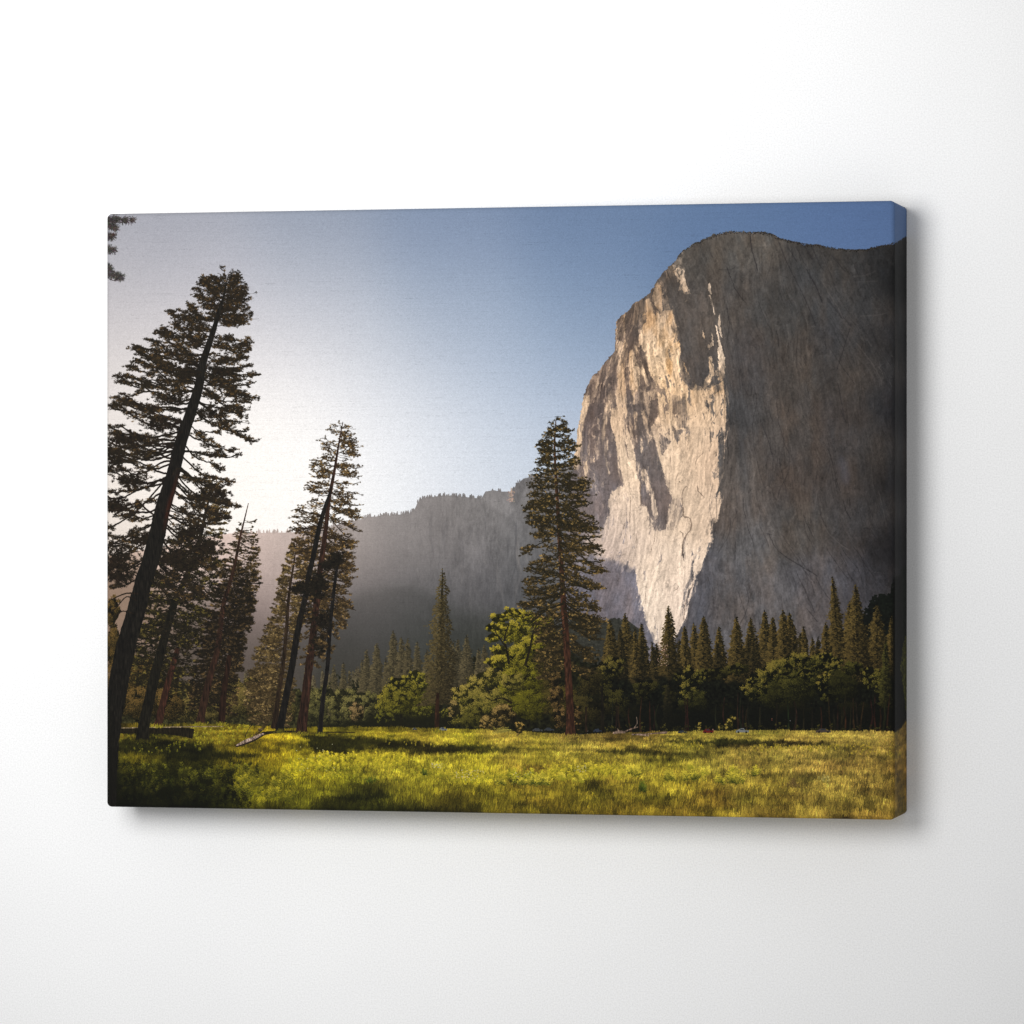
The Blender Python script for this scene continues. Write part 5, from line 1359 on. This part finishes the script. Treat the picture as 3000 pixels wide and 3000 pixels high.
# stretched canvas: rounded box, unwrapped like the folded cloth
root = bpy.data.objects.new("canvas_print", None); col.objects.link(root)
root.empty_display_size = .1
root["label"] = "wrapped canvas print of a sunlit granite cliff, pines and meadow on the white wall"
root["category"] = "canvas print"

bm = bmesh.new()
bmesh.ops.create_cube(bm, size=1)
for v in bm.verts:
    v.co.x *= W; v.co.z *= H; v.co.y = -D if v.co.y < 0 else -0.0005
R0 = .0062
es = [e for e in bm.edges if not all(v.co.y > -.01 for v in e.verts)]
bmesh.ops.bevel(bm, geom=es, offset=R0, segments=8, profile=.5, affect='EDGES', clamp_overlap=True)
bmesh.ops.subdivide_edges(bm, edges=[e for e in bm.edges if e.calc_length() > .5], cuts=24, use_grid_fill=True)
bm.normal_update()
uvl = bm.loops.layers.uv.new("print")


def unfold(co):
    x, z, d = co.x, co.z, co.y + D
    dx = max(0, abs(x) - (W / 2 - R0 * 1.001)); dz = max(0, abs(z) - (H / 2 - R0 * 1.001))
    s = dx + dz
    wx = dx / s if s > 1e-6 else 0; wz = dz / s if s > 1e-6 else 0
    uu = x + math.copysign(d * wx, x); vv = z + math.copysign(d * wz, z)
    return (uu + W / 2) / (W + D), (vv + H / 2) / H


for f in bm.faces:
    f.smooth = True
    for lp in f.loops:
        lp[uvl].uv = unfold(lp.vert.co)

full = bpy.data.meshes.new("cloth_full"); bm.to_mesh(full)
groups = {"front_face": [], "side_edge_r": [], "side_edge_l": [], "side_edge_t": [], "side_edge_b": []}
for f in bm.faces:
    c0 = f.calc_center_median(); n0 = f.normal
    if n0.y > .5:
        continue
    if c0.y < -D + R0 * 1.02:
        groups["front_face"].append(f.index)
    elif abs(n0.x) > abs(n0.z):
        groups["side_edge_r" if n0.x > 0 else "side_edge_l"].append(f.index)
    else:
        groups["side_edge_t" if n0.z > 0 else "side_edge_b"].append(f.index)
bm.free()
full.materials.append(MC)
# shared normals keep the split cloth seamless
vn = np.zeros(len(full.vertices) * 3, np.float32); full.vertices.foreach_get("normal", vn); vn = vn.reshape(-1, 3)
uvd = full.uv_layers["print"].data
LABEL = {"side_edge_r": "right side edge where the print wraps round to the wall"}
for key, idx in groups.items():
    used = {}; verts = []; faces = []; uvs = []; nrm = []
    for i in idx:
        p = full.polygons[i]; f = []
        for li in p.loop_indices:
            vi = full.loops[li].vertex_index
            if vi not in used:
                used[vi] = len(verts); verts.append(full.vertices[vi].co[:])
            f.append(used[vi]); uvs.append(uvd[li].uv[:])
            if key == "front_face":
                nrm.append(vn[vi])
            else:
                nrm.append(p.normal[:] if p.area > 1e-3 else vn[vi])
        faces.append(f)
    name = "front_face" if key == "front_face" else "side_edge"
    m2 = bpy.data.meshes.new(name); m2.from_pydata(verts, [], faces)
    ul = m2.uv_layers.new(name="print")
    for i, t in enumerate(uvs):
        ul.data[i].uv = t
    for p in m2.polygons:
        p.use_smooth = True
    m2.materials.append(MC); m2.update()
    o = bpy.data.objects.new(name, m2); col.objects.link(o); o.parent = root
    if key in LABEL:
        o["label"] = LABEL[key]
bpy.data.meshes.remove(full)

# lights: one broad soft lamp up and to the left and room light
def area(name, loc, size, power, target=(0, 0, 0), color=(1, 1, 1)):
    L = bpy.data.lights.new(name, 'AREA'); L.shape = 'DISK'; L.size = size; L.energy = power; L.color = color
    o = bpy.data.objects.new(name, L); col.objects.link(o); o.location = loc
    L.spread = math.radians(78)
    import mathutils
    d = mathutils.Vector(target) - mathutils.Vector(loc)
    o.rotation_euler = d.to_track_quat('-Z', 'Y').to_euler()
    return o


area("studio_lamp", (-.34, -2.9, .44), 1.15, 18.2, (-.42, 0, .46))
world = bpy.data.worlds.new("World"); scene.world = world; world.use_nodes = True
world.node_tree.nodes["Background"].inputs[0].default_value = (1, 1, 1, 1)
world.node_tree.nodes["Background"].inputs[1].default_value = .472

cam = bpy.data.cameras.new("camera"); co = bpy.data.objects.new("camera", cam); col.objects.link(co)
cam.sensor_width = 36; cam.lens = 36 * FPX / 3000
co.location = (1.641 * H, -D - 6.8057 * H, -.0028 * H)
co.rotation_euler = (math.pi / 2, 0, math.atan2(.3072, 1.3014))
cam.clip_start = .05; cam.clip_end = 100
scene.camera = co
scene.render.engine = 'CYCLES'
scene.view_settings.view_transform = 'Standard'; scene.view_settings.look = 'None'; scene.view_settings.exposure = 0
